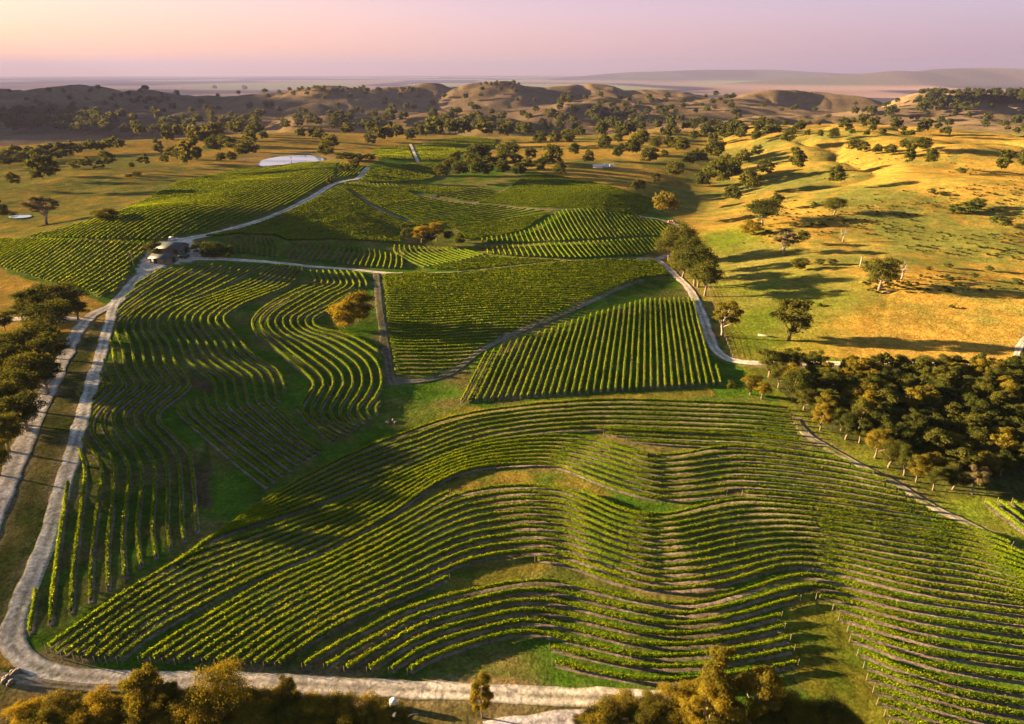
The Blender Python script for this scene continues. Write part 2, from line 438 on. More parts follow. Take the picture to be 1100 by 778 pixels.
def cover(x, y):
    n = len(x); r = np.hypot(x, y)
    col = np.zeros((n, 3))
    f1 = fbm(x, y, 60, 71, 3); f2 = fbm(x, y, 9, 75, 2); f3 = fbm(x, y, 240, 79, 3)
    gold = np.array([.29, .182, .034]); green = np.array([.060, .120, .009]); pale = np.array([.175, .125, .070]); olive = np.array([.125, .130, .028])
    lush = np.array([.11, .145, .014])
    def mixc(a, b, t): return a[None]*(1-t[:, None]) + b[None]*t[:, None]
    t = np.clip(.33+.55*f1+.45*f3+.5*f2, 0, 1)
    col[:] = mixc(gold, olive, t)
    far = sstep(1000, 1700, r)
    c2 = mixc(pale, np.array([.10, .075, .045]), np.clip(.4+.5*f3, 0, 1))
    col = col*(1-far[:, None])+c2*far[:, None]
    # left dry paddock slightly paler
    X0, Y0 = x, y
    x = X0 + 2.6*fbm(X0, Y0, 22, 141, 3); y = Y0 + 2.6*fbm(X0, Y0, 22, 147, 3)
    m = inpoly(x, y, HULL)
    g2 = mixc(green, np.array([.145, .125, .034]), np.clip(.28+.5*f1+.7*f2, 0, 1))
    col[m] = g2[m]
    g3 = mixc(lush, np.array([.20, .17, .04]), np.clip(.35+.5*f1+.25*f2, 0, 1))
    # soft edge of the lush flat by noise
    sm = np.zeros(n)
    for q in range(6):
        sx = X0 + 14*fbm(X0, Y0, 55, 151+q, 4)+rng.normal(0, 5, n); sy = Y0 + 14*fbm(X0, Y0, 55, 181+q, 4)+rng.normal(0, 5, n)
        sm += inpoly(sx, sy, VALLEYGREEN)/6.0
    sm = (sm*(~inpoly(x, y, HULL)))[:, None]
    col = col*(1-sm)+g3*sm
    m = inpoly(x, y, STRIP_GREEN); g4 = mixc(lush, np.array([.13, .12, .02]), np.clip(.4+.5*f2, 0, 1)); col[m] = g4[m]
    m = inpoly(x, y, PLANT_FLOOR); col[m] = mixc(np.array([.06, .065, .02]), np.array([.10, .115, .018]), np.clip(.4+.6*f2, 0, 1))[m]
    for q in (BROWN, BROWN2):
        m = inpoly(x, y, q); col[m] = mixc(np.array([.105, .068, .036]), np.array([.06, .09, .015]), np.clip(.4+.9*f2+.3*f1, 0, 1))[m]
    for q in LENSG:
        m = inpoly(x, y, q); col[m] = mixc(np.array([.20, .145, .026]), np.array([.08, .11, .014]), np.clip(.4+.8*f2, 0, 1))[m]
    m = inpoly(x, y, GULLY); col[m] = mixc(np.array([.065, .115, .010]), np.array([.14, .13, .016]), np.clip(.4+.9*f2, 0, 1))[m]
    m = inpoly(x, y, BELOWROAD); col[m] = mixc(np.array([.07, .072, .02]), np.array([.19, .13, .045]), np.clip(.4+.8*f2+.2*f1, 0, 1))[m]
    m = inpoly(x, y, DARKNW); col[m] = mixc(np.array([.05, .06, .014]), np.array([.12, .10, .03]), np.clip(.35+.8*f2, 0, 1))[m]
    x, y = X0, Y0
    # straw verges
    nr = r < 900
    d = np.full(n, 1e9); d[nr] = road_dist(x[nr], y[nr])
    v = np.clip(1-d/2.2, 0, 1)*np.clip(.5+.9*f2, 0, 1)
    col = col*(1-v[:, None]) + np.array([.20, .155, .085])*v[:, None]
    q = np.hypot(x-PX, y-PY)+6*f2; bk = np.clip(1-np.abs(q-46)/14, 0, 1)[:, None]*.8; col = col*(1-bk)+np.array([.20, .145, .09])*bk
    m = inpoly(x, y, YARD_W); col[m] = np.array(GRAVEL)
    # plain: patchwork of paddocks
    pf = sstep(3300, 4800, r)
    fm = sstep(6500, 13000, r)
    a1 = vnoise(x/650, y/800, 91)*(1-fm)+vnoise(x/2100, y/3300, 92)*fm+.5*vnoise(x/300, y/420, 93)*(1-fm); a2 = vnoise(x/1700, y/2300, 95)*(1-fm)+vnoise(x/5200, y/8000, 96)*fm
    a1 = np.sign(a1)*np.abs(a1)**.6
    pc = mixc(np.array([.27, .18, .14]), np.array([.030, .028, .034]), np.clip(.5+1.3*a1, 0, 1))
    pc = pc*(1-.5*np.clip(a2*2, 0, 1))[:, None]
    FHX = 0
    gg = np.clip((a2*a1)*6-1.0, 0, 1); pc = pc*(1-gg[:, None]) + np.array([.22, .24, .10])*gg[:, None]
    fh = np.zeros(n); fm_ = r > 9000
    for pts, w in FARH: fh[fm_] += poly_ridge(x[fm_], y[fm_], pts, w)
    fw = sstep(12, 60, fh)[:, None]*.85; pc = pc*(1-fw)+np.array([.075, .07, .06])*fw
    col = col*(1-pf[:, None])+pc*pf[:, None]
    return np.clip(col, .004, .9)

ZMAX = [100.0]
def build_ground():
    rr = [16.0]
    while rr[-1] < 46000: rr.append(rr[-1]*(1.0068 if rr[-1] < 3200 else 1.011))
    rr = np.array(rr)
    th = np.r_[np.arange(-180, -45, 3.0), np.arange(-45, 45, .2), np.arange(45, 180, 3.0)]
    th = R(1)*th
    T, RR = np.meshgrid(th, rr)
    X = (RR*np.sin(T)).ravel(); Y = (RR*np.cos(T)).ravel()
    Z = h(X, Y)
    n, m = RR.shape
    i = np.arange(n-1)[:, None]*m; j = np.arange(m)[None]; j2 = (j+1) % m
    Q = np.stack([i+j, i+m+j, i+m+j2, i+j2], -1).reshape(-1, 4)[:, ::-1]
    ZMAX[0] = float(Z.max()); print('ground z', Z.min(), Z.max())
    me = mesh_np('ground', np.c_[X, Y, Z], Q, [M_ground], True)
    col = cover(X, Y)
    at = me.attributes.new('cover', 'FLOAT_COLOR', 'POINT')
    at.data.foreach_set('color', np.c_[col, np.ones(len(col))].astype(np.float32).ravel())
    o = link('ground', me); tag(o, 'rolling vineyard ground with green lanes and golden dry paddocks', kind='structure')
    # closing disc under the camera
    b = MB(); k = m
    V = np.vstack([np.c_[X[:m], Y[:m], Z[:m]], [[0, 0, float(Z[:m].mean())]]])
    me2 = bpy.data.meshes.new('ground'); me2.from_pydata(V.tolist(), [], [[q, m, (q+1) % m] for q in range(m)]); me2.materials.append(M_ground)
    a2 = me2.attributes.new('cover', 'FLOAT_COLOR', 'POINT'); a2.data.foreach_set('color', np.tile([.08, .08, .03, 1], m+1).astype(np.float32))
    o2 = link('ground', me2); tag(o2, 'grass straight below the viewpoint', kind='structure')

def ribbon(name, xy, w, col, ruts, lift=.07, seed=0, mat_=None, across=13):
    n = len(xy); tg = np.gradient(xy, axis=0); tg /= np.hypot(tg[:, 0], tg[:, 1])[:, None]+1e-9
    nr = np.c_[-tg[:, 1], tg[:, 0]]
    s = np.arange(n)*1.0
    u = np.linspace(-1, 1, across)
    wl = 1+.16*vnoise(s*.45, s*0+.3, seed)+.10*vnoise(s*.13, s*0+.9, seed+1); wr = 1+.16*vnoise(s*.45, s*0+5.3, seed)+.10*vnoise(s*.13, s*0+7, seed+1)
    W = np.where(u[None] < 0, wl[:, None], wr[:, None])*w/2
    X = xy[:, 0, None]+nr[:, 0, None]*u*W; Y = xy[:, 1, None]+nr[:, 1, None]*u*W
    d = np.hypot(X, Y)
    Z = h(X.ravel(), Y.ravel()).reshape(X.shape)+lift+d*.00035
    Z[:, 0] -= lift*.9; Z[:, -1] -= lift*.9
    a = np.abs(u)
    rut = np.exp(-((a-.5)/.24)**2); edge = sstep(.75, 1.0, a); mid = np.exp(-(a/.25)**2)
    f = (1+.16*rut-.34*ruts*mid-.10*edge)[None]*np.ones((n, 1))
    nz = fbm(X.ravel(), Y.ravel(), 3.5, 101, 2).reshape(X.shape)
    f = f*(1+.14*nz)
    lf = fbm(xy[:, 0], xy[:, 1], 17, 105, 2)[:, None]
    gr = np.clip(edge[None]*(.6+.8*nz)+mid[None]*ruts*np.clip(.25+.6*nz, 0, 1)+max(0, ruts-.55)*np.clip(.5+1.6*lf+.6*nz+.9*(1-sstep(0, n*.3, np.arange(n)))[:, None]*(ruts > .95), 0, 2), 0, 1)
    colr = np.array(col)*f[..., None]; g = np.array([.12, .12, .035])
    colr = colr*(1-gr[..., None])+g*gr[..., None]
    i = np.arange(n-1)[:, None]*across; j = np.arange(across-1)[None]
    Q = np.stack([i+j, i+j+1, i+across+j+1, i+across+j], -1).reshape(-1, 4)[:, ::-1]
    me = mesh_np(name, np.c_[X.ravel(), Y.ravel(), Z.ravel()], Q, [mat_ or M_road], True)
    at = me.attributes.new('cover', 'FLOAT_COLOR', 'POINT')
    at.data.foreach_set('color', np.c_[colr.reshape(-1, 3), np.ones(n*across)].astype(np.float32).ravel())
    return link(name, me)

def build_roads():
    for k, ((name, pp, w, col, ruts), (ln, _)) in enumerate(zip(ROADS, road_lines)):
        o = ribbon(name, ln, w, col, ruts, .07+.006*k, k*3)
        tag(o, None, None, None, 'structure')
    # gravel yard around the sheds: a sheet of its own
    x = np.array([p[0] for p in YARD_W]); y = np.array([p[1] for p in YARD_W])
    gx, gy = np.meshgrid(np.arange(x.min(), x.max()+1, 1.0), np.arange(y.min(), y.max()+1, 1.0))
    ins = inpoly(gx.ravel(), gy.ravel(), YARD_W).reshape(gx.shape)
    n, m = gx.shape
    i = np.arange(n-1)[:, None]*m; j = np.arange(m-1)[None]
    Q = np.stack([i+j, i+j+1, i+m+j+1, i+m+j], -1).reshape(-1, 4)
    Q = Q[ins.ravel()[Q].all(1)]
    Z = h(gx.ravel(), gy.ravel())+.16
    me = mesh_np('yard', np.c_[gx.ravel(), gy.ravel(), Z], Q, [M_road], True)
    nz = fbm(gx.ravel(), gy.ravel(), 6, 131, 3)
    c = np.array(GRAVEL)[None]*(1+.12*nz)[:, None]
    at = me.attributes.new('cover', 'FLOAT_COLOR', 'POINT'); at.data.foreach_set('color', np.c_[c, np.ones(len(c))].astype(np.float32).ravel())
    tag(link('gravel_yard', me), None, None, None, 'structure')

# ------------------------------------------------------------------ words for labels
_u = 'zeroth first second third fourth fifth sixth seventh eighth ninth tenth eleventh twelfth thirteenth fourteenth fifteenth sixteenth seventeenth eighteenth nineteenth'.split()
_t = {2: ('twenty', 'twentieth'), 3: ('thirty', 'thirtieth'), 4: ('forty', 'fortieth'), 5: ('fifty', 'fiftieth'), 6: ('sixty', 'sixtieth'), 7: ('seventy', 'seventieth'), 8: ('eighty', 'eightieth'), 9: ('ninety', 'ninetieth')}
def ordw(n):
    if n < 20: return _u[n]
    if n >= 100: return 'hundred-and-'+ordw(n-100) if n > 100 else 'hundredth'
    a, b = divmod(n, 10)
    return _t[a][1] if b == 0 else _t[a][0]+'-'+_u[b]

# ------------------------------------------------------------------ vines
VQ = [0]
def vine_mesh(xy, per_m, leaf, ds, name='vine_row', core=True):
    """one row: a dense irregular hedge of leaves with shoots, following the ground"""
    n = len(xy); x, y = xy[:, 0], xy[:, 1]; z = h(x, y)
    tg = np.gradient(xy, axis=0); tg /= np.hypot(tg[:, 0], tg[:, 1])[:, None]+1e-9
    nx, ny = -tg[:, 1], tg[:, 0]
    sd = rng.integers(1, 9999)
    s = np.arange(n)*ds
    vig = np.clip(1.0+.17*vnoise(s/1.3, s*0+.5, sd)+.26*vnoise(s/5.5, s*0+.5, sd+1), .4, 1.45)
    vig = np.where(vnoise(s/2.2, s*0+.5, sd+2) > .80, vig*.35, vig)     # vigour along the row
    P_ = []; Q_ = []; off = 0
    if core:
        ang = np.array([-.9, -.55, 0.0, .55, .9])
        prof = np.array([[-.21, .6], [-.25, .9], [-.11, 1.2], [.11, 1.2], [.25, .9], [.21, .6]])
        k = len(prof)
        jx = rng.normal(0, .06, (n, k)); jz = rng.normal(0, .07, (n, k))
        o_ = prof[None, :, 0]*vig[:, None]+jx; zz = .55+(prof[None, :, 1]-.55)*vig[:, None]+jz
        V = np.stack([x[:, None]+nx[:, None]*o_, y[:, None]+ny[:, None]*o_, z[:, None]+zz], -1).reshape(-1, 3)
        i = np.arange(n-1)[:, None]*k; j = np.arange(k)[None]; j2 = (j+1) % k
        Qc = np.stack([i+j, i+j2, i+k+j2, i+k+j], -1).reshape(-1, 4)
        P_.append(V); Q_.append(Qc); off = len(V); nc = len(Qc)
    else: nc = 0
    L = s[-1]; m = int(L*per_m)
    if m > 0:
        t = rng.random(m)*(n-1); i0 = np.minimum(t.astype(int), n-2); fr = t-i0
        lx = x[i0]*(1-fr)+x[i0+1]*fr; ly = y[i0]*(1-fr)+y[i0+1]*fr; lz = z[i0]*(1-fr)+z[i0+1]*fr
        vg = vig[i0]
        a = rng.uniform(-.35, math.pi+.35, m); rad = rng.uniform(.8, 1.12, m)*vg
        o_ = np.cos(a)*.34*rad; zz = .84+np.sin(a)*.50*rad
        shoot = rng.random(m) < .10
        zz = np.where(shoot, zz+rng.uniform(.1, .45, m), zz)
        cx = lx+nx[i0]*o_; cy = ly+ny[i0]*o_; cz = lz+zz
        nrm = np.stack([nx[i0]*np.cos(a), ny[i0]*np.cos(a), np.sin(a)+.15], -1)+rng.normal(0, .38, (m, 3))
        V2, Q2 = leaves(np.stack([cx, cy, cz], -1), nrm, leaf*rng.uniform(.65, 1.3, m))
        P_.append(V2); Q_.append(Q2+off)
    V = np.vstack(P_); Q = np.vstack(Q_)
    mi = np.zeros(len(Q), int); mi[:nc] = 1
    VQ[0] += len(Q)
    return V, Q, mi

def leaves(c, nrm, size):
    m = len(c)
    nrm = nrm/(np.linalg.norm(nrm, axis=1)[:, None]+1e-9)
    r_ = rng.normal(0, 1, (m, 3)); a = np.cross(nrm, r_); a /= np.linalg.norm(a, axis=1)[:, None]+1e-9
    b = np.cross(nrm, a)
    sz = (size/2)[:, None]; asp = rng.uniform(.6, 1.0, m)[:, None]
    V = np.stack([c-a*sz, c-b*sz*asp, c+a*sz, c+b*sz*asp], 1).reshape(-1, 3)
    return V, np.arange(4*m).reshape(m, 4)

def loft(guides, idx, nst=140):
    """guides: pixel polylines with matching stations; idx: row number of each guide -> world polylines"""
    G = []
    for g in guides:
        s = spline(g, 10); x, y = P(s[:, 0], s[:, 1]); G.append(np.c_[x, y])
    rows = []
    for k in range(idx[0], idx[-1]+1):
        for a in range(len(idx)-1):
            if idx[a] <= k <= idx[a+1]:
                t = (k-idx[a])/(idx[a+1]-idx[a]); rows.append(G[a]*(1-t)+G[a+1]*t); break
    return rows

def loft_x(guides, idx, step=5.0):
    S = [spline(g, 10) for g in guides]
    x0 = min(q[:, 0].min() for q in S); x1 = max(q[:, 0].max() for q in S)
    X = np.arange(x0, x1+step, step); G = []
    for q in S:
        o = np.argsort(q[:, 0]); a = q[o]
        y = np.interp(X, a[:, 0], a[:, 1])
        k = 12
        sl = (a[k, 1]-a[0, 1])/(a[k, 0]-a[0, 0]+1e-6); sr = (a[-1, 1]-a[-1-k, 1])/(a[-1, 0]-a[-1-k, 0]+1e-6)
        y = np.where(X < a[0, 0], a[0, 1]+sl*(X-a[0, 0]), y); y = np.where(X > a[-1, 0], a[-1, 1]+sr*(X-a[-1, 0]), y)
        kk = np.exp(-.5*(np.arange(-9, 10)/3.2)**2); kk /= kk.sum()
        yp = np.r_[y[0]-(y[9:0:-1]-y[0]), y, y[-1]-(y[-2:-11:-1]-y[-1])]; y = np.convolve(yp, kk, 'valid')
        wx, wy = P(X, y); G.append(np.c_[wx, wy])
    rows = []
    for k in range(idx[0], idx[-1]+1):
        for a in range(len(idx)-1):
            if idx[a] <= k <= idx[a+1]:
                t = (k-idx[a])/(idx[a+1]-idx[a]); rows.append(G[a]*(1-t)+G[a+1]*t); break
    return rows

def segments(xy, ds, incl, excl, gapn=0, minlen=5.0):
    xy = resample(xy, ds)
    ok = inpoly(xy[:, 0], xy[:, 1], incl)
    for e in excl: ok &= ~inpoly(xy[:, 0], xy[:, 1], e)
    out = []; st = None
    for i, f in enumerate(list(ok)+[False]):
        if f and st is None: st = i
        if not f and st is not None:
            if (i-st)*ds >= minlen: out.append(xy[st:i])
            st = None
    return out

SOIL = []
def soil_add(xy, w=1.0, side=0.0): SOIL.append((xy, w))

def build_soil():
    Vs, Qs, Cs = [], [], []; off = 0
    for xy, w in SOIL:
        n = len(xy); tg = np.gradient(xy, axis=0); tg /= np.hypot(tg[:, 0], tg[:, 1])[:, None]+1e-9
        nr = np.c_[-tg[:, 1], tg[:, 0]]; u = np.linspace(-1, 1, 4)
        s = np.arange(n)*1.0; k = rng.integers(1, 9999)
        ww = w/2*(1+.25*vnoise(s*.6, s*0+.3, k))
        X = xy[:, 0, None]+nr[:, 0, None]*u*ww[:, None]; Y = xy[:, 1, None]+nr[:, 1, None]*u*ww[:, None]
        Z = h(X.ravel(), Y.ravel()).reshape(X.shape)+.05+np.hypot(X, Y)*.0002
        Z[:, 0] -= .04; Z[:, -1] -= .04
        nz = fbm(X.ravel(), Y.ravel(), 2.6, 111, 2)
        nz2 = fbm(X.ravel(), Y.ravel(), 14, 115, 2)
        c = np.array([.235, .185, .16])[None]*(1+.22*nz)[:, None]
        g = np.clip(.10+.5*nz2+.25*nz, 0, .8)[:, None]; c = c*(1-g)+np.array([.07, .075, .02])*g
        i = np.arange(n-1)[:, None]*4; j = np.arange(3)[None]
        Q = np.stack([i+j, i+j+1, i+4+j+1, i+4+j], -1).reshape(-1, 4)[:, ::-1]
        Vs.append(np.c_[X.ravel(), Y.ravel(), Z.ravel()]); Qs.append(Q+off); Cs.append(c); off += len(Vs[-1])
    c = np.vstack(Cs)
    me = mesh_np('soil', np.vstack(Vs), np.vstack(Qs), [M_soil], True)
    at = me.attributes.new('cover', 'FLOAT_COLOR', 'POINT'); at.data.foreach_set('color', np.c_[c, np.ones(len(c))].astype(np.float32).ravel())
    tag(link('bare_soil', me), 'bare grey soil strips under the vine rows', None, None, 'structure')

_post = {}
def post_mesh():
    if 'm' not in _post:
        b = MB(); b.tube([(0, 0, -.3), (0, 0, 1.5)], [.06, .05], 6)
        o = b.build('end_post', M_post); _post['m'] = o.data; bpy.data.objects.remove(o)
    return _post['m']

NROWS = [0]
def row_object(xy, lod, label, group, posts=False, soil=1.0):
    per, leaf, ds, core = lod
    V, Q, mi = vine_mesh(xy, per, leaf, ds, core=core)
    c = np.array([xy[0, 0], xy[0, 1], float(h(xy[:1, 0], xy[:1, 1])[0])])
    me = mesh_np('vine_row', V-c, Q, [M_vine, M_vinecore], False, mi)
    o = link('vine_row', me, None, c); tag(o, label, 'vine row', group); NROWS[0] += 1
    if soil: soil_add(xy, soil)
    if posts:
        for e, f in ((xy[0], xy[1]), (xy[-1], xy[-2])):
            d = (e-f)/np.linalg.norm(e-f)*.5; q = e+d
            p = link('end_post', post_mesh(), o); p.location = (q[0]-c[0], q[1]-c[1], float(h(q[:1], q[1:])[0])-c[2])
    return o

FARV = []
def far_rows(rows, lod, incl, excl=(), soil=0):
    for xy in rows:
        for sg in segments(xy, lod[2], incl, excl): 
            FARV.append((sg, lod))
            if soil: soil_add(sg, soil)

def straight(poly_px, a, b, spacing, ext=400):
    """parallel rows through a pixel polygon; direction from pixel a to pixel b"""
    W = wpoly(poly_px); x0, y0 = P(*a); x1, y1 = P(*b)
    d = np.array([x1[0]-x0[0], y1[0]-y0[0]]); d /= np.linalg.norm(d); n = np.array([-d[1], d[0]])
    pts = np.array(W); s = pts@n; q = pts@d; rows = []
    for v in np.arange(s.min()+spacing*.3, s.max(), spacing):
        rows.append(np.array([n*v+d*(q.min()-5), n*v+d*(q.max()+5)]))
    return rows, W

NEARL = (64, .215, .5, True); LEFTL = (36, .26, .6, True); MIDL = (9, .5, .8, True); FARL = (3.0, .75, 1.2, True)

def vines_fore():
    incl = wpoly([(46,701),(140,636),(204,598),(254,561),(303,526),(354,493),(415,474),(480,451),(556,436),(673,429),(757,431),(846,437),(862,485),(905,496),(936,509),(969,531),(1000,553),(1035,562),(1110,600),(1180,640),(1180,830),(940,830),(860,722),(760,742),(690,735),(640,734),(560,731),(470,726),(400,723),(330,719),(260,716),(190,713),(120,711),(70,709)])
    ex = LENSG[:3]+[GULLY, wpoly([(452,722),(500,704),(545,692),(570,687),(585,700),(600,722),(560,740),(450,735)]), wpoly([(300,556),(345,545),(368,543),(384,533),(396,525),(380,527),(333,548)]),
                    wpoly([(735,541),(765,535),(796,529),(800,533),(770,539),(738,545)])]
    G0 = [(200,602),(254,563),(300,531),(340,509),(382,488),(430,470),(480,452),(520,444),(556,439),(614,434),(673,432),(757,435),(805,437),(848,441)]
    G1 = [(190,606),(236,577),(281,563),(333,546),(382,526),(425,510),(445,500),(484,484),(550,469),(626,462),(690,464),(757,466),(805,468),(856,474)]
    A2 = [(640,463),(690,466),(757,468),(805,471),(858,477)]; A2b = [(660,474),(693,477),(757,481),(805,482),(862,490)]
    G2 = [(54,698),(140,638),(204,600),(236,589),(284,574),(327,557),(372,543),(400,526),(440,507),(484,490),(501,483),(536,475),(585,471),(629,472),(644,476),(670,486),(690,491),(711,493),(734,491),(757,485),(789,482),(838,487),(904,497),(936,505)]
    G3 = [(135,706),(150,692),(180,674),(223,650),(268,627),(310,609),(346,595),(382,576),(425,553),(453,530),(480,515),(513,504),(560,501),(600,501),(620,511),(658,526),(684,534),(710,539),(735,538),(771,532),(800,532),(871,538),(936,547),(1004,557)]
    G4 = [(150,713),(165,703),(195,683),(230,662),(268,640),(310,618),(343,606),(381,586),(414,569),(442,554),(480,531),(500,525),(527,520),(571,518),(609,523),(640,538),(653,545),(676,553),(699,558),(720,556),(746,549),(779,541),(800,539),(871,545),(936,554),(1000,563),(1050,572),(1120,604)]
    G5 = [(300,716),(312,706),(322,700),(335,692),(343,686),(363,675),(383,665),(419,651),(440,642),(455,636),(485,622),(505,614),(520,610),(560,605),(596,604),(629,616),(645,622),(667,630),(703,636),(720,637),(739,636),(769,631),(794,625),(838,611),(868,609),(910,620),(990,639),(1120,656)]
    G6 = [(325,720),(345,706),(383,685),(426,663),(449,653),(477,645),(498,640),(547,630),(583,626),(613,630),(662,643),(711,651),(742,653),(789,642),(822,631),(851,621),(863,620),(897,626),(936,639),(1002,650),(1120,666)]
    G7 = [(425,735),(452,714),(476,705),(500,697),(520,690),(535,686),(545,684),(558,682),(570,681),(603,688),(645,699),(694,709),(750,707),(800,700),(825,695),(846,690),(880,678),(909,677),(953,694),(1002,706),(1120,722)]
    E1 = [(593,699),(645,711),(694,720),(750,719),(800,711),(850,701),(885,692),(917,688),(960,707),(1010,720),(1120,737)]
    E2 = [(600,716),(662,730),(710,735),(750,733),(790,727),(856,716),(895,706),(920,701),(965,722),(1015,735),(1120,752)]
    E8 = [(700,850),(760,850),(800,840),(830,830),(870,815),(900,800),(930,785),(955,779),(1000,798),(1040,812),(1160,835)]
    n = 0
    def go(rows, what, tmpl, posts=True, lod=NEARL):
        k = 0
        for xy in rows:
            sg = segments(xy, lod[2], incl, ex)
            if not sg: continue
            k += 1
            for j, q in enumerate(sg):
                side = '' if len(sg) == 1 else (' left piece' if j == 0 else (' right piece' if j == len(sg)-1 else ' middle piece'))
                row_object(q, lod, tmpl.format(o=ordw(k), s=side), 'contour vine rows of the large foreground block', posts, .9)
    go(loft_x([G0, G1], [0, 6]), '', '{o} vine row{s} below the straight-row block, top band of the foreground block')
    go(loft_x([A2, A2b], [0, 2]), '', '{o} short vine row{s} at the right under the top foreground band')
    go(loft_x([G2, G3], [0, 7]), '', '{o} vine row{s} down in the band above the golden grass lens')
    go(loft_x([G4, G5], [0, 11]), '', '{o} vine row{s} down in the wide band below the golden grass lens')
    go(loft_x([G6, G7], [0, 5]), '', '{o} vine row{s} below the lower grass lens above the bottom road')
    go(loft_x([E1, E2, E8], [0, 1, 7]), '', '{o} low vine row{s} by the bottom right grass gully')

def vines_left():
    L9 = [(285,284),(270,292),(250,303),(217,319),(189,331),(172,342),(169,351),(174,360),(182.5,372.5),(189,393),(203,411.5),(200,421),(178,438),(171,446),(172,456),(188,471),(202,486),(206,500),(209,530),(211,556),(212,574)]
    L5 = [(230,286),(215,295),(200,303),(178,316),(158,328),(138,343),(134,355),(138,364),(142,374),(146,395),(158,411.5),(156,419),(135,435),(123,446),(123,457),(130,470),(145,487),(153,508),(152,535),(148,570),(152,611)]
    L2 = [(185,290),(168,300),(150,311),(132,324),(118,336),(107,347),(104,357),(107,366),(111,376),(114,395),(122,414),(119,421),(103,436),(92,450),(87,468),(95,482),(106,496),(110.5,512),(106,545),(100,595),(98,648)]
    L0 = [(160,293),(145,303),(128,315),(112,328),(100,338),(90,349),(85,358),(87,367),(91,378),(96,397),(104,416),(99,424),(88,440),(79,455),(75,475),(77,490),(76,505),(73,530),(66,575),(59,630),(55,672)]
    L14 = [(300,285),(285,294),(265,305),(232,318),(205,328),(186,340),(182,349),(185,357),(195,373),(202,390),(217,401),(230,412),(232,423),(236,438),(245,447),(262,460),(285,477),(302,488),(320,500)]
    K1 = [(325,287),(322,297),(309,309),(287,318),(262,328),(244,340),(241,346),(244,352),(254,362),(265,377),(279,389),(296,399),(304,412),(308,428),(320,440),(335,455),(350,470),(365,480),(380,490)]
    R0 = [(334,293),(337,299),(339,304),(333,308),(320,313),(302,322),(285,332),(273,344),(272,353),(279,363),(290,371),(303,382),(318,395),(333,408),(337,417),(331,428),(325,441),(333,456),(363,473)]
    R8 = [(384,291),(390,299),(394,309),(389,316),(378,322),(365,329),(350,337),(338,344),(337,350),(343,354),(352,357),(367,360),(385,367),(412,386),(420,411),(414,428),(404,441),(410,452),(424,460)]
    S0 = [(191,440),(196,448),(207,458),(248,494),(287,525)]; S3 = [(221,425),(224,436),(232,446),(262,468),(313,507)]
    incl = wpoly([(130,330),(137,318),(150,303),(165,292),(190,285),(215,281),(260,283),(300,286),(340,290),(396,294),(400,330),(404,365),(408,395),(412,420),(405,448),(386,460),(364,474),(344,489),(325,500),(305,514),(290,524),(275,536),(235,552),(213,578),(186,594),(152,613),(120,637),(98,652),(78,664),(55,678),(28,686),(40,630),(56,575),(72,528),(85,488),(97,446),(107,408),(117,374),(124,345)])
    wedge = wpoly([(296,388),(306,390),(330,412),(326,424),(318,440),(330,462),(352,476),(330,476),(308,442),(296,440),(303,430),(308,420)])
    tree = wpoly([(352,345),(358,338),(372,325),(380,312),(400,308),(402,372),(390,366),(370,358),(352,354)])
    gap = wpoly([(331,290),(336,296),(338,302),(330,308),(318,312),(296,322),(274,338),(265,352),(272,366),(283,374),(288,384),(270,378),(256,362),(248,348),(254,336),(275,325),(300,314),(318,304),(327,295)])
    ex = [wedge, tree]
    def go(rows, tmpl, exx, first=1):
        k = first-1
        for xy in rows:
            sg = segments(xy, LEFTL[2], incl, exx)
            if not sg: continue
            k += 1
            for j, q in enumerate(sg):
                side = '' if len(sg) == 1 else (' upper piece' if j == 0 else (' lower piece' if j == len(sg)-1 else ' middle piece'))
                row_object(q, LEFTL, tmpl.format(o=ordw(k), s=side), 'winding vine rows of the left block', True, 1.0)
    row_object(resample(np.c_[P([40, 37, 33], [637, 658, 681])], LEFTL[2]), LEFTL, 'short stub vine row beside the bend of the gravel road', 'winding vine rows of the left block', True, 1.0)
    go(loft([L0, L2, L5, L9], [0, 2, 5, 9]), '{o} winding vine row{s} from the narrow gravel road in the left block', ex)
    go(loft([S0, S3], [0, 3]), '{o} short vine row{s} right of the brown soil patch', ex)
    go(loft([L14, K1], [0, 7]), '{o} winding vine row{s} right of the brown soil patch in the left block', ex+[])
    go(loft([R0, R8], [0, 8]), '{o} horseshoe vine row{s} curling round the lone golden gum', ex)

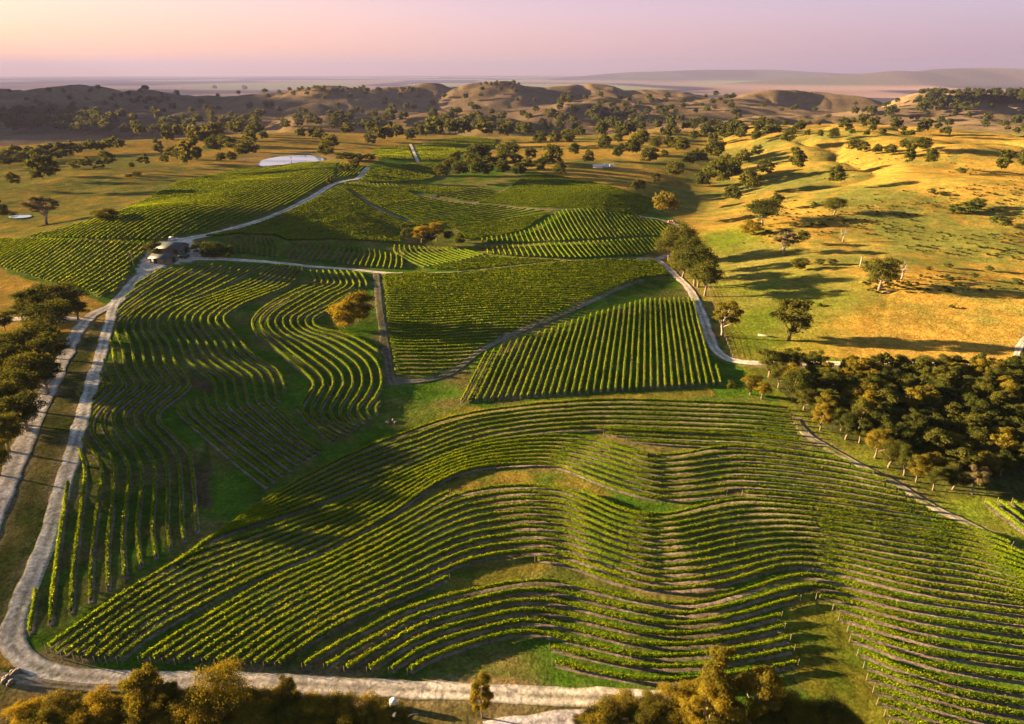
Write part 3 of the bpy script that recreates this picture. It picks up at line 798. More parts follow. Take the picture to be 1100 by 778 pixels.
def vines_mid():
    # square block of straight rows
    A = [(563,305),(487,435)]; B = [(748,318),(774,415)]
    g = []
    for ln in (A, B):
        x, y = P([ln[0][0], ln[1][0]], [ln[0][1], ln[1][1]]); g.append(np.c_[x, y])
    incl = wpoly([(517,384),(548,370),(576,360),(620,345),(660,332),(694,323),(748,322),(774,414),(700,418.5),(640,423),(590,427),(540,430),(487,435)])
    k = 0
    for t in np.linspace(0, 1, 38):
        xy = g[0]*(1-t)+g[1]*t
        for q in segments(xy, .6, incl, []):
            k += 1; row_object(q, LEFTL, f'{ordw(k)} straight vine row from the left in the lit block below the gravel bend', 'straight vine rows of the middle block', True, .9)
    # dense block above it
    rows, W = straight([(411,296),(440,295),(500,295),(545,289),(600,283),(650,280),(704,281),(716,290),(718,297),(690,300),(660,311),(600,336),(570,350),(545,360),(515,376),(490,396),(470,404),(426,410),(418,370)], (440,400), (560,395), 2.75)
    k = 0
    for xy in sorted(rows, key=lambda r: -r[:, 1].mean()):
        for q in segments(xy, .8, W, []):
            k += 1; row_object(q, (18, .36, .8, True), f'{ordw(k)} vine row down in the dense block left of the gravel bend', 'vine rows of the dense central block', False, .6)
    # left field beside the sheds
    rows, W = straight([(-25,257),(60,258),(160,261.5),(160,268),(150,277),(140,286),(140,296),(124,315),(105,321),(88,312),(45,302),(0,288),(-40,279)], (107,321), (160,287), 2.8)
    k = 0
    for xy in sorted(rows, key=lambda r: -(r[:, 0].mean())):
        for q in segments(xy, .8, W, []):
            k += 1; row_object(q, (16, .38, .8, True), f'{ordw(k)} straight vine row left of the sheds, counted from the road', 'vine rows left of the sheds', False, .7)
    # strip of short bent rows above the shed road
    def strip(g0, g1, nn, tmpl):
        k = 0
        for xy in loft([g0, g1], [0, nn-1]):
            k += 1; row_object(resample(xy, .7), (13, .42, .7, True), tmpl.format(o=ordw(k)), 'short bent vine rows above the shed road', False, .7)
    strip([(255,254),(247,259),(246,265),(249,272)], [(291,257),(296,263),(299,271),(297,278)], 10, '{o} short bent vine row right of the big bush above the road')
    strip([(311,262),(320,266),(314,271),(308,279)], [(350,262),(357,267),(352,273),(345,282)], 7, '{o} hooked vine row in the middle strip above the shed road')
    strip([(361,261),(365,266),(361,274),(355,283)], [(432,276),(432,282),(432,286),(431,290)], 13, '{o} hooked vine row in the right strip above the shed road')
    strip([(424,265),(425,273),(440,282),(456,289)], [(490,267),(500,270),(510,273),(519,275)], 14, '{o} curved vine row below the small copse in mid vineyard')
    # small block at the right edge below the plantation
    rows, W = straight([(1044,545),(1060,541),(1180,540),(1180,640),(1110,585)], (1046,546), (1100,588), 3.0)
    k = 0
    for xy in sorted(rows, key=lambda r: r[:, 0].mean()):
        for q in segments(xy, .6, W, []):
            k += 1; row_object(q, NEARL, f'{ordw(k)} vine row of the small block at right edge below the plantation', 'vine rows of the small right block', True, 1.3)

def vines_far():
    L = (11.0, .36, 1.0, True); L2 = (4.0, .6, 1.6, True)
    rows, W = straight([(20,256),(60,249),(131,228),(195,195),(262,182),(330,175),(362,175),(358,193),(328,210),(290,230),(240,246),(190,256),(165,259.5)], (107,321), (160,287), 2.8)
    far_rows(rows, L, W)
    rows, W = straight([(365,175),(392,179),(386,188),(372,191),(362,191)], (107,321), (160,287), 2.8); far_rows(rows, L2, W)
    # dark field of contour rows
    g = [[(215,255),(260,247),(300,233),(340,214),(370,199),(402,193)], [(300,257),(340,246),(380,233),(420,221),(460,213),(520,203)],
         [(310,262),(380,257),(430,249),(480,243),(540,237),(592,229)], [(380,268),(420,263),(450,259),(480,259),(520,256),(560,249)]]
    incl = wpoly([(205,258),(250,249),(295,234),(335,215),(360,201),(375,197),(400,201),(440,200),(470,200),(515,190),(545,186),(562,190),(548,203),(516,219),(560,225),(600,228),(570,246),(550,252),(512,257),(505,266),(480,266),(495,262),(496,252),(480,243),(432,244),(430,262),(360,258),(306,259),(296,254),(255,252)])
    ex = [wpoly([(372,205),(376,204),(400,220),(442,238),(436,240),(396,222)]), wpoly([(438,207),(442,206),(514,218),(512,221),(452,213)])]
    far_rows(loft(g, [0, 26, 44, 58]), L, incl, ex)
    # dark smooth block and the striped blocks to its right
    rows, W = straight([(514,218),(545,204),(564,189),(595,189),(625,194),(656,201),(690,211),(703,215),(700,226),(686,233),(650,228),(609,224),(560,223)], (560,205), (680,214), 2.75); far_rows(rows, L, W)
    rows, W = straight([(511,258),(553,252),(572,246),(597,230),(606,226),(632,224.5),(660,230),(695,236),(722,244),(722,250),(714,254),(640,258),(560,262),(515,262)], (616,244), (628,262), 3.0); far_rows(rows, L, W)
    rows, W = straight([(515,265),(560,264.5),(640,260),(707,256),(707,271),(690,275),(622,279),(545,276),(520,273)], (616,244), (628,262), 3.0); far_rows(rows, L, W)
    rows, W = straight([(458,291),(470,286),(500,281),(522,277),(545,278),(600,281),(620,280),(612,281),(560,286),(500,292)], (440,400), (560,395), 2.75); far_rows(rows, L, W)
    rows, W = straight([(386,196),(396,183),(445,176),(478,177),(466,193),(430,197)], (395,190), (470,187), 2.9); far_rows(rows, L2, W)
    rows, W = straight([(370,197),(430,199),(429,202.5),(372,200)], (402,202), (398,196), 3.0); far_rows(rows, L2, W)
    rows, W = straight([(398,164),(412,158),(438,157),(445,172),(410,171)], (395,190), (470,187), 2.9); far_rows(rows, L2, W)
    rows, W = straight([(447,158),(470,151),(500,147),(534,150),(530,160),(486,166),(480,173),(453,173)], (450,166), (520,160), 2.9); far_rows(rows, L2, W)
    Vs, Qs, Ms = [], [], []; off = 0
    for xy, lod in FARV:
        V, Q, mi = vine_mesh(xy, lod[0], lod[1], lod[2], core=lod[3])
        Vs.append(V); Qs.append(Q+off); Ms.append(mi); off += len(V)
    me = mesh_np('distant_vine_rows', np.vstack(Vs), np.vstack(Qs), [M_vine, M_vinecore], False, np.concatenate(Ms))
    tag(link('distant_vine_rows', me), 'far vineyard blocks of fine parallel rows around the upper road', 'vine rows', None, 'stuff')

# ------------------------------------------------------------------ trees
def tree_parts(seed, kind, nleaf):
    """a unit tree about 10 m high: crown (leaf clumps) and trunk with limbs"""
    global rng
    keep = rng; rng = np.random.default_rng(seed)
    spec = {'gum': (4.2, 4.0, 5.7, 34), 'tall': (3.1, 4.5, 5.4, 30), 'broad': (5.2, 3.5, 5.3, 40), 'pole': (2.7, 3.9, 5.9, 26), 'bush': (5.0, 4.4, 4.6, 26), 'sparse': (4.4, 3.4, 6.2, 22)}[kind]
    rad, rz, zc, nc = spec
    cl = []
    tries = 0
    while len(cl) < nc and tries < 1200:
        tries += 1
        p = rng.normal(0, 1, 3); p /= np.linalg.norm(p); 
        if kind != 'bush' and p[2] < -.8: continue
        q = p*np.array([rad, rad, rz])*rng.uniform(.42, .84)
        q[2] += zc
        if kind == 'bush' and q[2] < .6: continue
        cr = rng.uniform(.22, .36)*rad*(1.0 if kind != 'sparse' else .7)
        if not cl or (np.linalg.norm((q-np.array([c[0] for c in cl]))/[1, 1, .8], axis=1) > .62*np.minimum(cr, [c[1] for c in cl])).all(): cl.append((q, cr))
    vol = np.array([c[1]**2 for c in cl]); vol /= vol.sum()
    cs, ns, ss = [], [], []
    leaf0 = {'bush': .44}.get(kind, .38)*math.sqrt(5200/nleaf)
    for (q, cr), f in zip(cl, vol):
        m = max(6, int(nleaf*f))
        d = rng.normal(0, 1, (m, 3)); d /= np.linalg.norm(d, axis=1)[:, None]
        d[:, 2] = np.where(d[:, 2] < -.3, -d[:, 2]*.6, d[:, 2])
        rr = cr*(1-.45*rng.random(m)**2.2)*(1+.18*rng.normal(0, 1, m))
        # lumpy sub tufts
        rr *= 1+.16*np.sin(d[:, 0]*6+q[0])*np.sin(d[:, 1]*7+q[1])+.1*np.sin(d[:, 2]*9)
        pos = q+d*rr[:, None]*np.array([1, 1, .78])
        cs.append(pos); ns.append(d+rng.normal(0, .5, (m, 3))); ss.append(leaf0*rng.uniform(.6, 1.35, m))
    V, Q = leaves(np.vstack(cs), np.vstack(ns), np.concatenate(ss))
    # trunk and limbs
    t = MB()
    fork = zc*.42 if kind != 'bush' else 1.0
    lean = rng.normal(0, .25, 2)
    r0 = .30 if kind in ('gum', 'broad', 'sparse') else (.22 if kind != 'bush' else .16)
    if nleaf > 1500:
        t.tube([(0, 0, -.6), (lean[0]*.3, lean[1]*.3, fork*.5), (lean[0], lean[1], fork), (lean[0]*1.5, lean[1]*1.5, zc)], [r0*1.35, r0, r0*.8, r0*.45], 7)
        order = sorted(cl, key=lambda c: -c[1])[:9]
        for q, cr in order:
            b0 = np.array([lean[0], lean[1], fork*rng.uniform(.75, 1.25)]); mid = b0*.45+q*.55; mid[:2] *= rng.uniform(.8, 1.2); mid[2] -= rng.uniform(0, .5)
            t.tube([b0, mid, q], [r0*.55, r0*.36, r0*.15], 5)
    else:
        t.tube([(0, 0, -.6), (lean[0], lean[1], fork), (lean[0]*1.4, lean[1]*1.4, zc)], [r0*1.3, r0*.85, r0*.4], 5)
    zmax = max(q[2]+.75*cr for q, cr in cl); wid = 2*float(np.percentile([np.hypot(q[0], q[1])+.8*cr for q, cr in cl], 82))
    rng = keep
    return V, Q, t, zmax, wid

LIB = {}
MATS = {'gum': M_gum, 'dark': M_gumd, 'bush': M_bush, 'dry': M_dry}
def lib(kind, lod, leafm, v):
    key = (kind, lod, leafm, v)
    if key not in LIB:
        nl = {0: 26000, 1: 9000, 2: 2200, 3: 420}[lod]
        V, Q, t, zmax, wid = tree_parts(hash((kind, v)) % 1000 if False else sum(map(ord, kind))*7+v*131, kind, nl)
        crown = mesh_np('crown', V, Q, [MATS[leafm]])
        bark = M_pale if kind in ('sparse',) else M_bark
        ob = t.build('trunk', bark, None, True); trunk = ob.data; bpy.data.objects.remove(ob)
        LIB[key] = (crown, trunk, zmax, wid, V, Q)
    return LIB[key]

FARTREES = []; REQ = []
NT = [0]
def put_tree(x, y, hm, wm, kind, leafm, label, group, name='gum_tree', cat='tree', lod=None):
    REQ.append([x, y, hm, wm, kind, leafm, label, group, name, cat, lod])

def plant_trees():
    X = np.array([q[0] for q in REQ]); Y = np.array([q[1] for q in REQ]); Z = h(X, Y)
    size = np.array([q[3] for q in REQ])*scale_at(X, Y, Z)
    gum = [i for i, q in enumerate(REQ) if q[8] == 'gum_tree' and q[6]]
    gum.sort(key=lambda i: -size[i]); keep = set(gum[:296])
    for i, (q, z) in enumerate(zip(REQ, Z)):
        x, y, hm, wm, kind, leafm, label, group, name, cat, lod = q; z = float(z)
        d = math.hypot(x, y)
        mass = label is None or (name == 'gum_tree' and i not in keep)
        if lod is None: lod = 0 if d < 190 else (1 if d < 480 else (2 if d < 900 else 3))
        if mass: lod = max(lod, 2 if d < 1000 else 3)
        v = random.randrange(4 if lod < 2 else 3)
        crown, trunk, zm, wd, V, Q = lib(kind, lod, leafm, v)
        rz = random.random()*6.28; sxy = wm/wd; sz = hm/zm
        if lod >= 2 and kind != 'bush': sxy *= .84; sz *= 1.15
        if mass:
            c, s_ = math.cos(rz), math.sin(rz)
            FARTREES.append((np.c_[(V[:, 0]*c-V[:, 1]*s_)*sxy+x, (V[:, 0]*s_+V[:, 1]*c)*sxy+y, V[:, 2]*sz+z], Q)); continue
        if lod >= 2: o = link(name, crown)       # too small in the picture to show its trunk apart
        else:
            o = bpy.data.objects.new(name, None); C.objects.link(o); o.empty_display_size = .5
            link('crown', crown, o); link('trunk', trunk, o)
        o.location = (x, y, z); o.rotation_euler = (0, 0, rz); o.scale = (sxy, sxy*random.uniform(.9, 1.1), sz)
        tag(o, label, cat, group); NT[0] += 1

def zone(items, tmpl, group, kind='gum', leafm='gum', name='gum_tree', cat='tree', jit=0, march=None, hmul=1.0, lod=None, wmul=1.0):
    """items: (px, py, width px[, height px][, kind]) = crown centre in the photograph; planted where its foot meets the ground"""
    its = sorted(items, key=lambda q: q[0])
    if wmul == 1.0 and len(items) > 8 and kind != 'bush': wmul = 1.18
    rows = []
    for q in its:
        px, py, w = q[:3]; hp = (q[3] if len(q) > 3 and q[3] else w*.95)*wmul; w = w*wmul; py = py-((wmul-1)*72 if wmul > 1.2 else 0)
        rows.append((px, py+hp*.5, w, hp, q[4] if len(q) > 4 else kind, q[5] if len(q) > 5 else leafm))
    PXs = np.array([q[0] for q in rows], float); BY = np.array([q[1] for q in rows], float)
    far = (BY < 215) if march is None else np.full(len(rows), march)
    X = np.zeros(len(rows)); Y = np.zeros(len(rows))
    if far.any(): X[far], Y[far] = PM(PXs[far], BY[far])
    if (~far).any(): X[~far], Y[~far] = P(PXs[~far], BY[~far])
    Z = h(X, Y)
    for k, (q, x, y, z) in enumerate(zip(rows, X, Y, Z)):
        px, by, w, hp, kd, lf = q; x, y, z = float(x), float(y), float(z); s = scale_at(x, y, z)
        th = math.atan2(CAM_H-z, math.hypot(x, y))
        wm = w/s; hm = max((hp/s - .35*wm*math.sin(th))/math.cos(th), .45*wm)*hmul
        put_tree(x, y, hm, wm, kd, lf, tmpl.format(o=ordw(k+1)) if tmpl else None, group, name, cat, lod)

def trees_all():
    # foreground clumps along the bottom road
    zone([(48,783,44),(85,778,40),(100,770,36),(133,768,38),(165,748,38,62,'tall'),(190,754,22,44,'tall','dark'),(150,786,40),(243,748,58,72,'broad'),(215,776,50),(275,782,52),(312,784,46),(315,752,20,44,'tall'),(34,768,42),(70,764,44),(115,760,44),(180,762,46),(205,764,46),(232,760,42),(262,756,44),(293,760,46),(335,766,44),(365,766,46),(400,768,42),(428,772,32),(140,764,34),(185,764,34),(225,758,36),(350,782,44),(385,780,46),(412,784,34),(250,792,46),(60,800,48),(330,800,44)],
         '{o} gum from the left in the golden clump below the bottom road', 'golden gums below the bottom road at left', 'gum', wmul=1.06)
    zone([(671,758,34),(649,775,42),(627,784,34),(718,754,38),(711,778,38),(766,738,38,74,'tall'),(757,770,52,60,'sparse'),(808,745,46,66,'sparse'),(836,764,42),(858,775,42),(890,775,36,50,'broad','dark'),(739,788,42),(787,786,46),(694,786,38),(822,784,40),(668,796,40),(700,760,38),(730,766,40),(800,772,44),(848,770,44),(876,772,42),(904,776,32),(772,776,46),(640,780,38),(745,748,36),(690,776,40)],
         '{o} gum from the left in the golden clump at the bottom right', 'golden gums below the bottom road at right', 'gum', wmul=1.06)
    zone([(518,748,24,46,'tall')], 'small lone golden tree standing between the bottom road and lower track', None)
    # dark trees along the left edge
    zone([(44,322,36),(72,320,38,34,'broad'),(58,340,40,36,'broad'),(84,332,22),(25,334,22,20),(6,345,18,20),(42,362,42,38,'broad'),(20,372,40,38,'broad'),(57,376,36,38),(8,390,38,40),(36,398,40,42,'broad'),(22,416,40,42),(52,402,28,36),(6,430,36,42),(30,440,36,40),(10,462,34,40),(0,490,30,36),(-22,380,40,44),(-25,430,40,44),(-15,345,30,30)],
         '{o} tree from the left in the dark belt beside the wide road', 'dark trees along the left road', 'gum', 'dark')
    # lone gum in the left block, copse, trees by the sheds
    zone([(371,337,30,32,'bush'),(386,328,32,36,'bush')], '{o} of two touching golden gums from the left in the horseshoe vine rows', None)
    zone([(438,254,17,17),(453,251,21,21),(469,248,19,22),(463,257,16,14),(482,255,14,13,'gum','dark'),(494,260,13,18,'gum','dark')],
         '{o} tree from the left in the small copse inside the vineyard', 'copse inside the vineyard')
    zone([(168,268,19,20,'bush','dark')], 'round dark tree at the left end of the sheds', None)
    zone([(217,267,18,16),(231,268,24,19),(245,270,16,14)], '{o} big green bush from the left beside the shed yard', 'green bushes by the shed yard', 'bush', 'bush', 'bush', 'bush')
    # right of the central blocks
    zone([(726,258,34,36,'broad'),(738,272,30,34),(746,284,36,40,'broad'),(757,298,28,34,'gum','dark'),(718,264,28),(733,282,30),(750,291,32)], '{o} gum from the left in the clump along the gravel bend', 'gums along the gravel bend', 'broad', 'dark', wmul=1.18)
    zone([(776,341,32,40,'sparse','gum')], 'loose gum with pale trunk beside the fence and gravel bend', None)
    zone([(847,342,36,48,'tall','dark')], 'tall dark gum on the green flat above the plantation', None)
    zone([(786,416,13,14),(806,412,21,24),(818,418,20,22)], '{o} small gum from the left at the corner of the straight vine block', 'small gums at the block corner', 'gum')
    zone([(826,388,32,34),(848,386,26,30),(851,411,34,40,'broad'),(836,402,26,30)], '{o} gum from the left at the near corner of the plantation', 'gums at the plantation corner', 'gum', 'dark')
    zone([(714,223,32,29,'broad')], 'round golden gum on the gravel turning circle', None)
    zone([(944,293,36,38,'gum','dark')], 'dark spreading tree alone on the golden slope above the plantation', None)
    zone([(842,261,26,26,'sparse','dry')], 'thin grey gum with white trunk on the golden slope', None)
    zone([(862,257,16,14)], 'small round gum right of the thin grey one', None)
    # plantation
    W = wpoly([(840,412),(860,404),(940,404),(1080,402),(1130,404),(1130,525),(1060,524),(1002,527),(984,518),(954,502),(923,476),(881,462),(855,440)])
    pts = np.array(W); xs = np.arange(pts[:, 0].min(), pts[:, 0].max(), 5.7); ys = np.arange(pts[:, 1].min(), pts[:, 1].max(), 5.8)
    cand = []
    for i, yy in enumerate(ys):
        for xx in xs:
            q = (xx+random.uniform(-1.4, 1.4)+(2.6 if i % 2 else 0), yy+random.uniform(-1.5, 1.5))
            cand.append(q)
    cand = np.array(cand); cand = cand[inpoly(cand[:, 0], cand[:, 1], W)]
    edge = [(881,463),(908,472),(923,476),(940,492),(954,502),(971,511),(984,518),(1002,527),(1023,526)]
    ex, ey = P([e[0] for e in edge], [e[1] for e in edge])
    keep = [q for q in cand if min(np.hypot(ex-q[0], ey-q[1])) > 4.0]
    for k, (xx, yy) in enumerate(zip(ex, ey)):
        put_tree(xx, yy, random.uniform(6.8, 8.2), random.uniform(4.8, 6), 'gum' if k % 3 == 1 else 'tall', 'gum' if k % 3 == 0 else 'dark', f'{ordw(k+1)} gum from the left along the front edge of the plantation', 'plantation gums', lod=0)
    for k, (xx, yy) in enumerate(sorted(keep, key=lambda q: q[0]/q[1])):
        put_tree(xx, yy, random.uniform(6.2, 9.2), random.uniform(5.4, 7.2), random.choice(['pole', 'pole', 'gum', 'tall']), random.choice(['dark', 'dark', 'gum']), f'{ordw(k+1)} crowded dark gum from the left inside the plantation', 'plantation gums', lod=1)
    zone([(1044,514,26,34)], 'bare grey branching tree at the front of the plantation', None, 'sparse', 'dry')
    # creek line and right hillside
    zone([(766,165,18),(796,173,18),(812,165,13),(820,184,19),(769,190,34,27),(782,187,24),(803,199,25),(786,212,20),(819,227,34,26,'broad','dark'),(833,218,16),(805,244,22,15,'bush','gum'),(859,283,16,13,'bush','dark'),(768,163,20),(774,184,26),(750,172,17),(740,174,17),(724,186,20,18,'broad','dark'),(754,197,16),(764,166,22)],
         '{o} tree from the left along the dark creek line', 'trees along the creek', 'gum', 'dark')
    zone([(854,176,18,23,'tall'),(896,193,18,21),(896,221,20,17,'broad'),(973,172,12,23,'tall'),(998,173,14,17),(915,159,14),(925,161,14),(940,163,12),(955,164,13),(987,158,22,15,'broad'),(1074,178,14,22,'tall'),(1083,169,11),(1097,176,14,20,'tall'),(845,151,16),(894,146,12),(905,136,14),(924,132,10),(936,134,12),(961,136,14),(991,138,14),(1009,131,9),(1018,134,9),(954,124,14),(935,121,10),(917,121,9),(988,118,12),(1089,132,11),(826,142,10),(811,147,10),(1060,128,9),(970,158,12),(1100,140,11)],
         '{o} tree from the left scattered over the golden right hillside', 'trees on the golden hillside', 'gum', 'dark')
    zone([(1037,222,26,14),(1050,219,16,12),(1024,225,14,9),(1075,238,26,12),(1032,184,12,8),(1000,205,10,6),(1012,208,8,5),(930,283,9,6),(880,281,10,8),(893,281,12,8),(1018,285,10,6),(1062,288,10,7),(1046,296,9,6),(1092,302,12,8),(1020,300,9,5),(998,288,8,5),(880,327,7,4),(1022,329,7,4),(866,241,12,6),(880,240,12,6),(852,241,10,6)],
         '{o} green shrub from the left on the golden hillside', 'shrubs on the golden hillside', 'bush', 'bush', 'shrub', 'shrub')
    # middle distance
    zone([(474,187,16),(490,172,14),(494,185,18),(512,168,20),(520,170,18),(514,179,16),(528,179,16),(540,183,16),(548,166,22,20),(540,166,16),(554,175,16),(568,179,15),(580,180,16),(594,174,22,25),(601,185,15),(538,175,16),(504,175,16),(524,185,15),(512,185,15),(558,185,15),(482,180,14),(570,168,14)],
         '{o} gum from the left in the big copse above the vineyard', 'big copse above the vineyard', 'gum', 'dark')
    zone([(687,202,15,15),(681,203,11,13),(704,196,12,16,'sparse')], '{o} small gum from the left in the shaded paddock right of the vineyard', 'gums in the shaded paddock')
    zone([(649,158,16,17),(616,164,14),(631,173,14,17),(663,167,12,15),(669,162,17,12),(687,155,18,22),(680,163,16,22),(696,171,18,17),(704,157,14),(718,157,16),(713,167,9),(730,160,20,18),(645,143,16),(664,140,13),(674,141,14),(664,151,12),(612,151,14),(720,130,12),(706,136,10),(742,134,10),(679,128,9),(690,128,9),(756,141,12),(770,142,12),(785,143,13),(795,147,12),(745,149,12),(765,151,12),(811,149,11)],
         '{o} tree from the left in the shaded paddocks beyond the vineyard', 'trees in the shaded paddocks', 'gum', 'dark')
    zone([(408,147,16),(428,145,16),(442,148,14),(453,144,13),(468,143,22),(485,141,17),(499,142,17),(522,142,22,15),(544,143,16),(566,143,14),(580,152,16),(596,151,14),(608,149,14),(546,137,10),(560,141,12),(416,147,16),(400,141,14),(398,153,14),(373,142,14)],
         '{o} tree from the left in the belt behind the far vine blocks', 'tree belt behind the far vine blocks', 'gum', 'dark')
    zone([(208,168,26,36,'tall')], 'tall full gum left of the pond at the vineyard corner', None, leafm='dark')
    zone([(232,160,20),(212,147,16),(220,150,14),(232,146,20),(256,142,14),(274,142,14),(270,152,16),(238,171,10),(250,171,12),(262,165,16,18),(272,163,16,18),(284,148,10),(324,145,12),(338,145,12),(344,148,14),(356,157,20,18),(352,165,20),(242,154,14),(250,158,14)],
         '{o} tree from the left in the belt around the pond', 'trees around the pond', 'gum', 'dark')
    zone([(368,168,18,9),(384,169,18,9),(398,169,14,8),(376,168,14,8)], '{o} low dark hedge tree from the left right of the pond', 'low dark trees right of the pond', 'bush', 'dark')
    zone([(367,183,9,10),(374,182,8,9),(382,179,14,15),(355,194,9,8,'bush')], '{o} small tree from the left at the top of the upper road', 'trees at the top of the upper road', 'gum', 'dark')
    zone([(52,188,32,32,'gum'),(17,196,14,15),(50,226,26,26,'sparse','dry'),(4,231,20,26,'gum','dark'),(46,182,18),(58,186,16),(94,179,14,14,'sparse'),(118,175,16,18),(108,182,12,14,'sparse'),(142,179,7),(156,176,12,14,'sparse'),(178,173,10),(172,161,10,17,'tall'),(186,167,14),(194,169,14),(182,147,12,17,'tall')],
         '{o} gum from the left on the dry paddock left of the vineyard', 'gums on the left paddock', 'gum', 'dark')
    zone([(114,230,26,14),(82,177,14,10),(147,187,12,5),(138,189,8,4),(15,229,9,5)], '{o} dark bush from the left on the dry paddock', 'bushes on the left paddock', 'bush', 'dark', 'bush', 'bush')
    dk = []
    for t in np.linspace(0, 1, 20): dk.append((-10+t*140, 170-t*12+random.uniform(-3, 3), random.uniform(11, 16), random.uniform(10, 13)))
    for t in np.linspace(0, 1, 12): dk.append((-6+t*80, 176-t*10+random.uniform(-2, 2), random.uniform(11, 15), random.uniform(9, 12)))
    zone(dk, '{o} tree from the left in the dense green belt at far left', 'dense green belt at far left', 'gum', 'bush')
    # far scattered trees: one mass
    def scatter(x0, x1, y0, y1, n, w0, w1, lf='dark'):
        px = rng.uniform(x0, x1, n); py = rng.uniform(y0, y1, n); w = rng.uniform(w0, w1, n)*(.45+.55*(py-85)/60)
        x, y = PM(px, py); s = scale_at(x, y, h(x, y))
        for k in range(n): put_tree(float(x[k]), float(y[k]), float(max(w[k]*.9/s[k], 4)), float(max(w[k]/s[k], 4)), 'gum', lf, None, None, lod=3)
    scatter(0, 120, 126, 147, 75, 12, 17); scatter(120, 280, 130, 152, 55, 11, 16); scatter(0, 240, 98, 126, 55, 8, 12)
    scatter(240, 620, 98, 135, 85, 8, 12); scatter(300, 620, 128, 145, 60, 10, 15); scatter(600, 800, 105, 140, 80, 8, 13)
    scatter(620, 780, 125, 152, 40, 9, 14); scatter(780, 1100, 112, 150, 90, 7, 10); scatter(985, 1100, 100, 113, 170, 8, 11); scatter(980, 1040, 112, 122, 26, 8, 11)
    scatter(515, 560, 91, 94, 16, 7, 10); scatter(320, 450, 96, 101, 40, 7, 10); scatter(755, 860, 138, 150, 30, 9, 12)
    plant_trees()
    Vs, Qs = [], []; off = 0
    for V, Q in FARTREES: Vs.append(V); Qs.append(Q+off); off += len(V)
    me = mesh_np('distant_trees', np.vstack(Vs), np.vstack(Qs), [M_gumd])
    tag(link('distant_trees', me), 'far scattered trees over the shaded hills and ridges', 'trees', None, 'stuff')
    # tussocks: dark low shrubs dotted over the right hillside, too many to count
    mb = []
    V, Q = lib('bush', 3, 'dark', 0)[4:6]
    off = 0; Vs, Qs = [], []
    n = 1700; px = rng.uniform(790, 1100, n); py = 160+rng.random(n)**.8*180
    ok = ~((py > 262) & (px < 900)) & ~((py > 315) & (px > 930)); px, py = px[ok], py[ok]
    x, y = PM(px, py); ok = vnoise(x/45, y/45, 33) > -.05; x, y = x[ok], y[ok]; z = h(x, y)
    for k in range(len(x)):
        s = random.uniform(.5, 1.9)
        Vs.append(np.c_[V[:, 0]*s*.13+x[k], V[:, 1]*s*.13+y[k], V[:, 2]*s*.075+z[k]-.1]); Qs.append(Q+off); off += len(V)
    me = mesh_np('tussocks', np.vstack(Vs), np.vstack(Qs), [M_gumd]); tag(link('tussocks', me), 'dark tussocks dotted over the golden hillside', 'tussocks', None, 'stuff')

# ------------------------------------------------------------------ dead trees
def dead_tree(px, py, hp, label, seed):
    rs = random.Random(seed)
    x, y = P(px, py); x, y = float(x[0]), float(y[0]); z = float(h(np.array([x]), np.array([y]))[0]); s = scale_at(x, y, z)
    H = hp/s*1.05; b = MB(); r0 = .035*H
    b.tube([(0, 0, -.4), (.02*H, 0, .25*H), (0, .03*H, .5*H)], [r0*1.3, r0, r0*.8], 7)
    tr = MB(); 
    for k in range(6):
        a = rs.uniform(0, 6.28); l = rs.uniform(.22, .34)*H; z0 = rs.uniform(.3, .5)*H
        e = np.array([math.cos(a)*l*.7, math.sin(a)*l*.7, z0+rs.uniform(.25, .5)*H]); m = np.array([math.cos(a)*l*.45, math.sin(a)*l*.45, z0+.12*H])
        tr.tube([(0, .02*H, z0-.02*H), m, e], [r0*.6, r0*.42, r0*.15], 5)
        e2 = m+np.array([rs.uniform(-.12, .12), rs.uniform(-.12, .12), rs.uniform(.1, .2)])*H; tr.tube([m, e2], [r0*.3, r0*.1], 4)
    o = bpy.data.objects.new('dead_tree', None); C.objects.link(o); o.location = (x, y, z)
    b.build('trunk', M_pale, o, True); tr.build('branches', M_pale, o, True)
    tag(o, label, 'dead tree')

# ------------------------------------------------------------------ buildings and small things
M_roof = simple('grey_roof', (.075, .085, .08), .55, .8, .2, .0, .3)
M_wall = simple('tan_wall', (.17, .14, .10), .85, 1.5, .15)
M_dark = simple('dark_opening', (.03, .03, .03), .7)
M_white = simple('white_paint', (.75, .75, .76), .5, 2, .08)
M_blue = simple('blue_paint', (.06, .16, .36), .35, 2, .1, spec=.6)
M_glass = simple('window_glass', (.03, .04, .05), .1, 2, .1, spec=.8)
M_rub = simple('rubber', (.03, .03, .03), .8)
M_tank = simple('pale_blue_tank', (.52, .62, .72), .45, 3, .08)
M_rock = simple('rock', (.15, .125, .105), .9, 2.5, .3, .5)
M_red = simple('red_dirt', (.33, .17, .11), .95, 2.5, .3, .5)
M_green = simple('green_cover', (.05, .09, .06), .7, 2, .2)

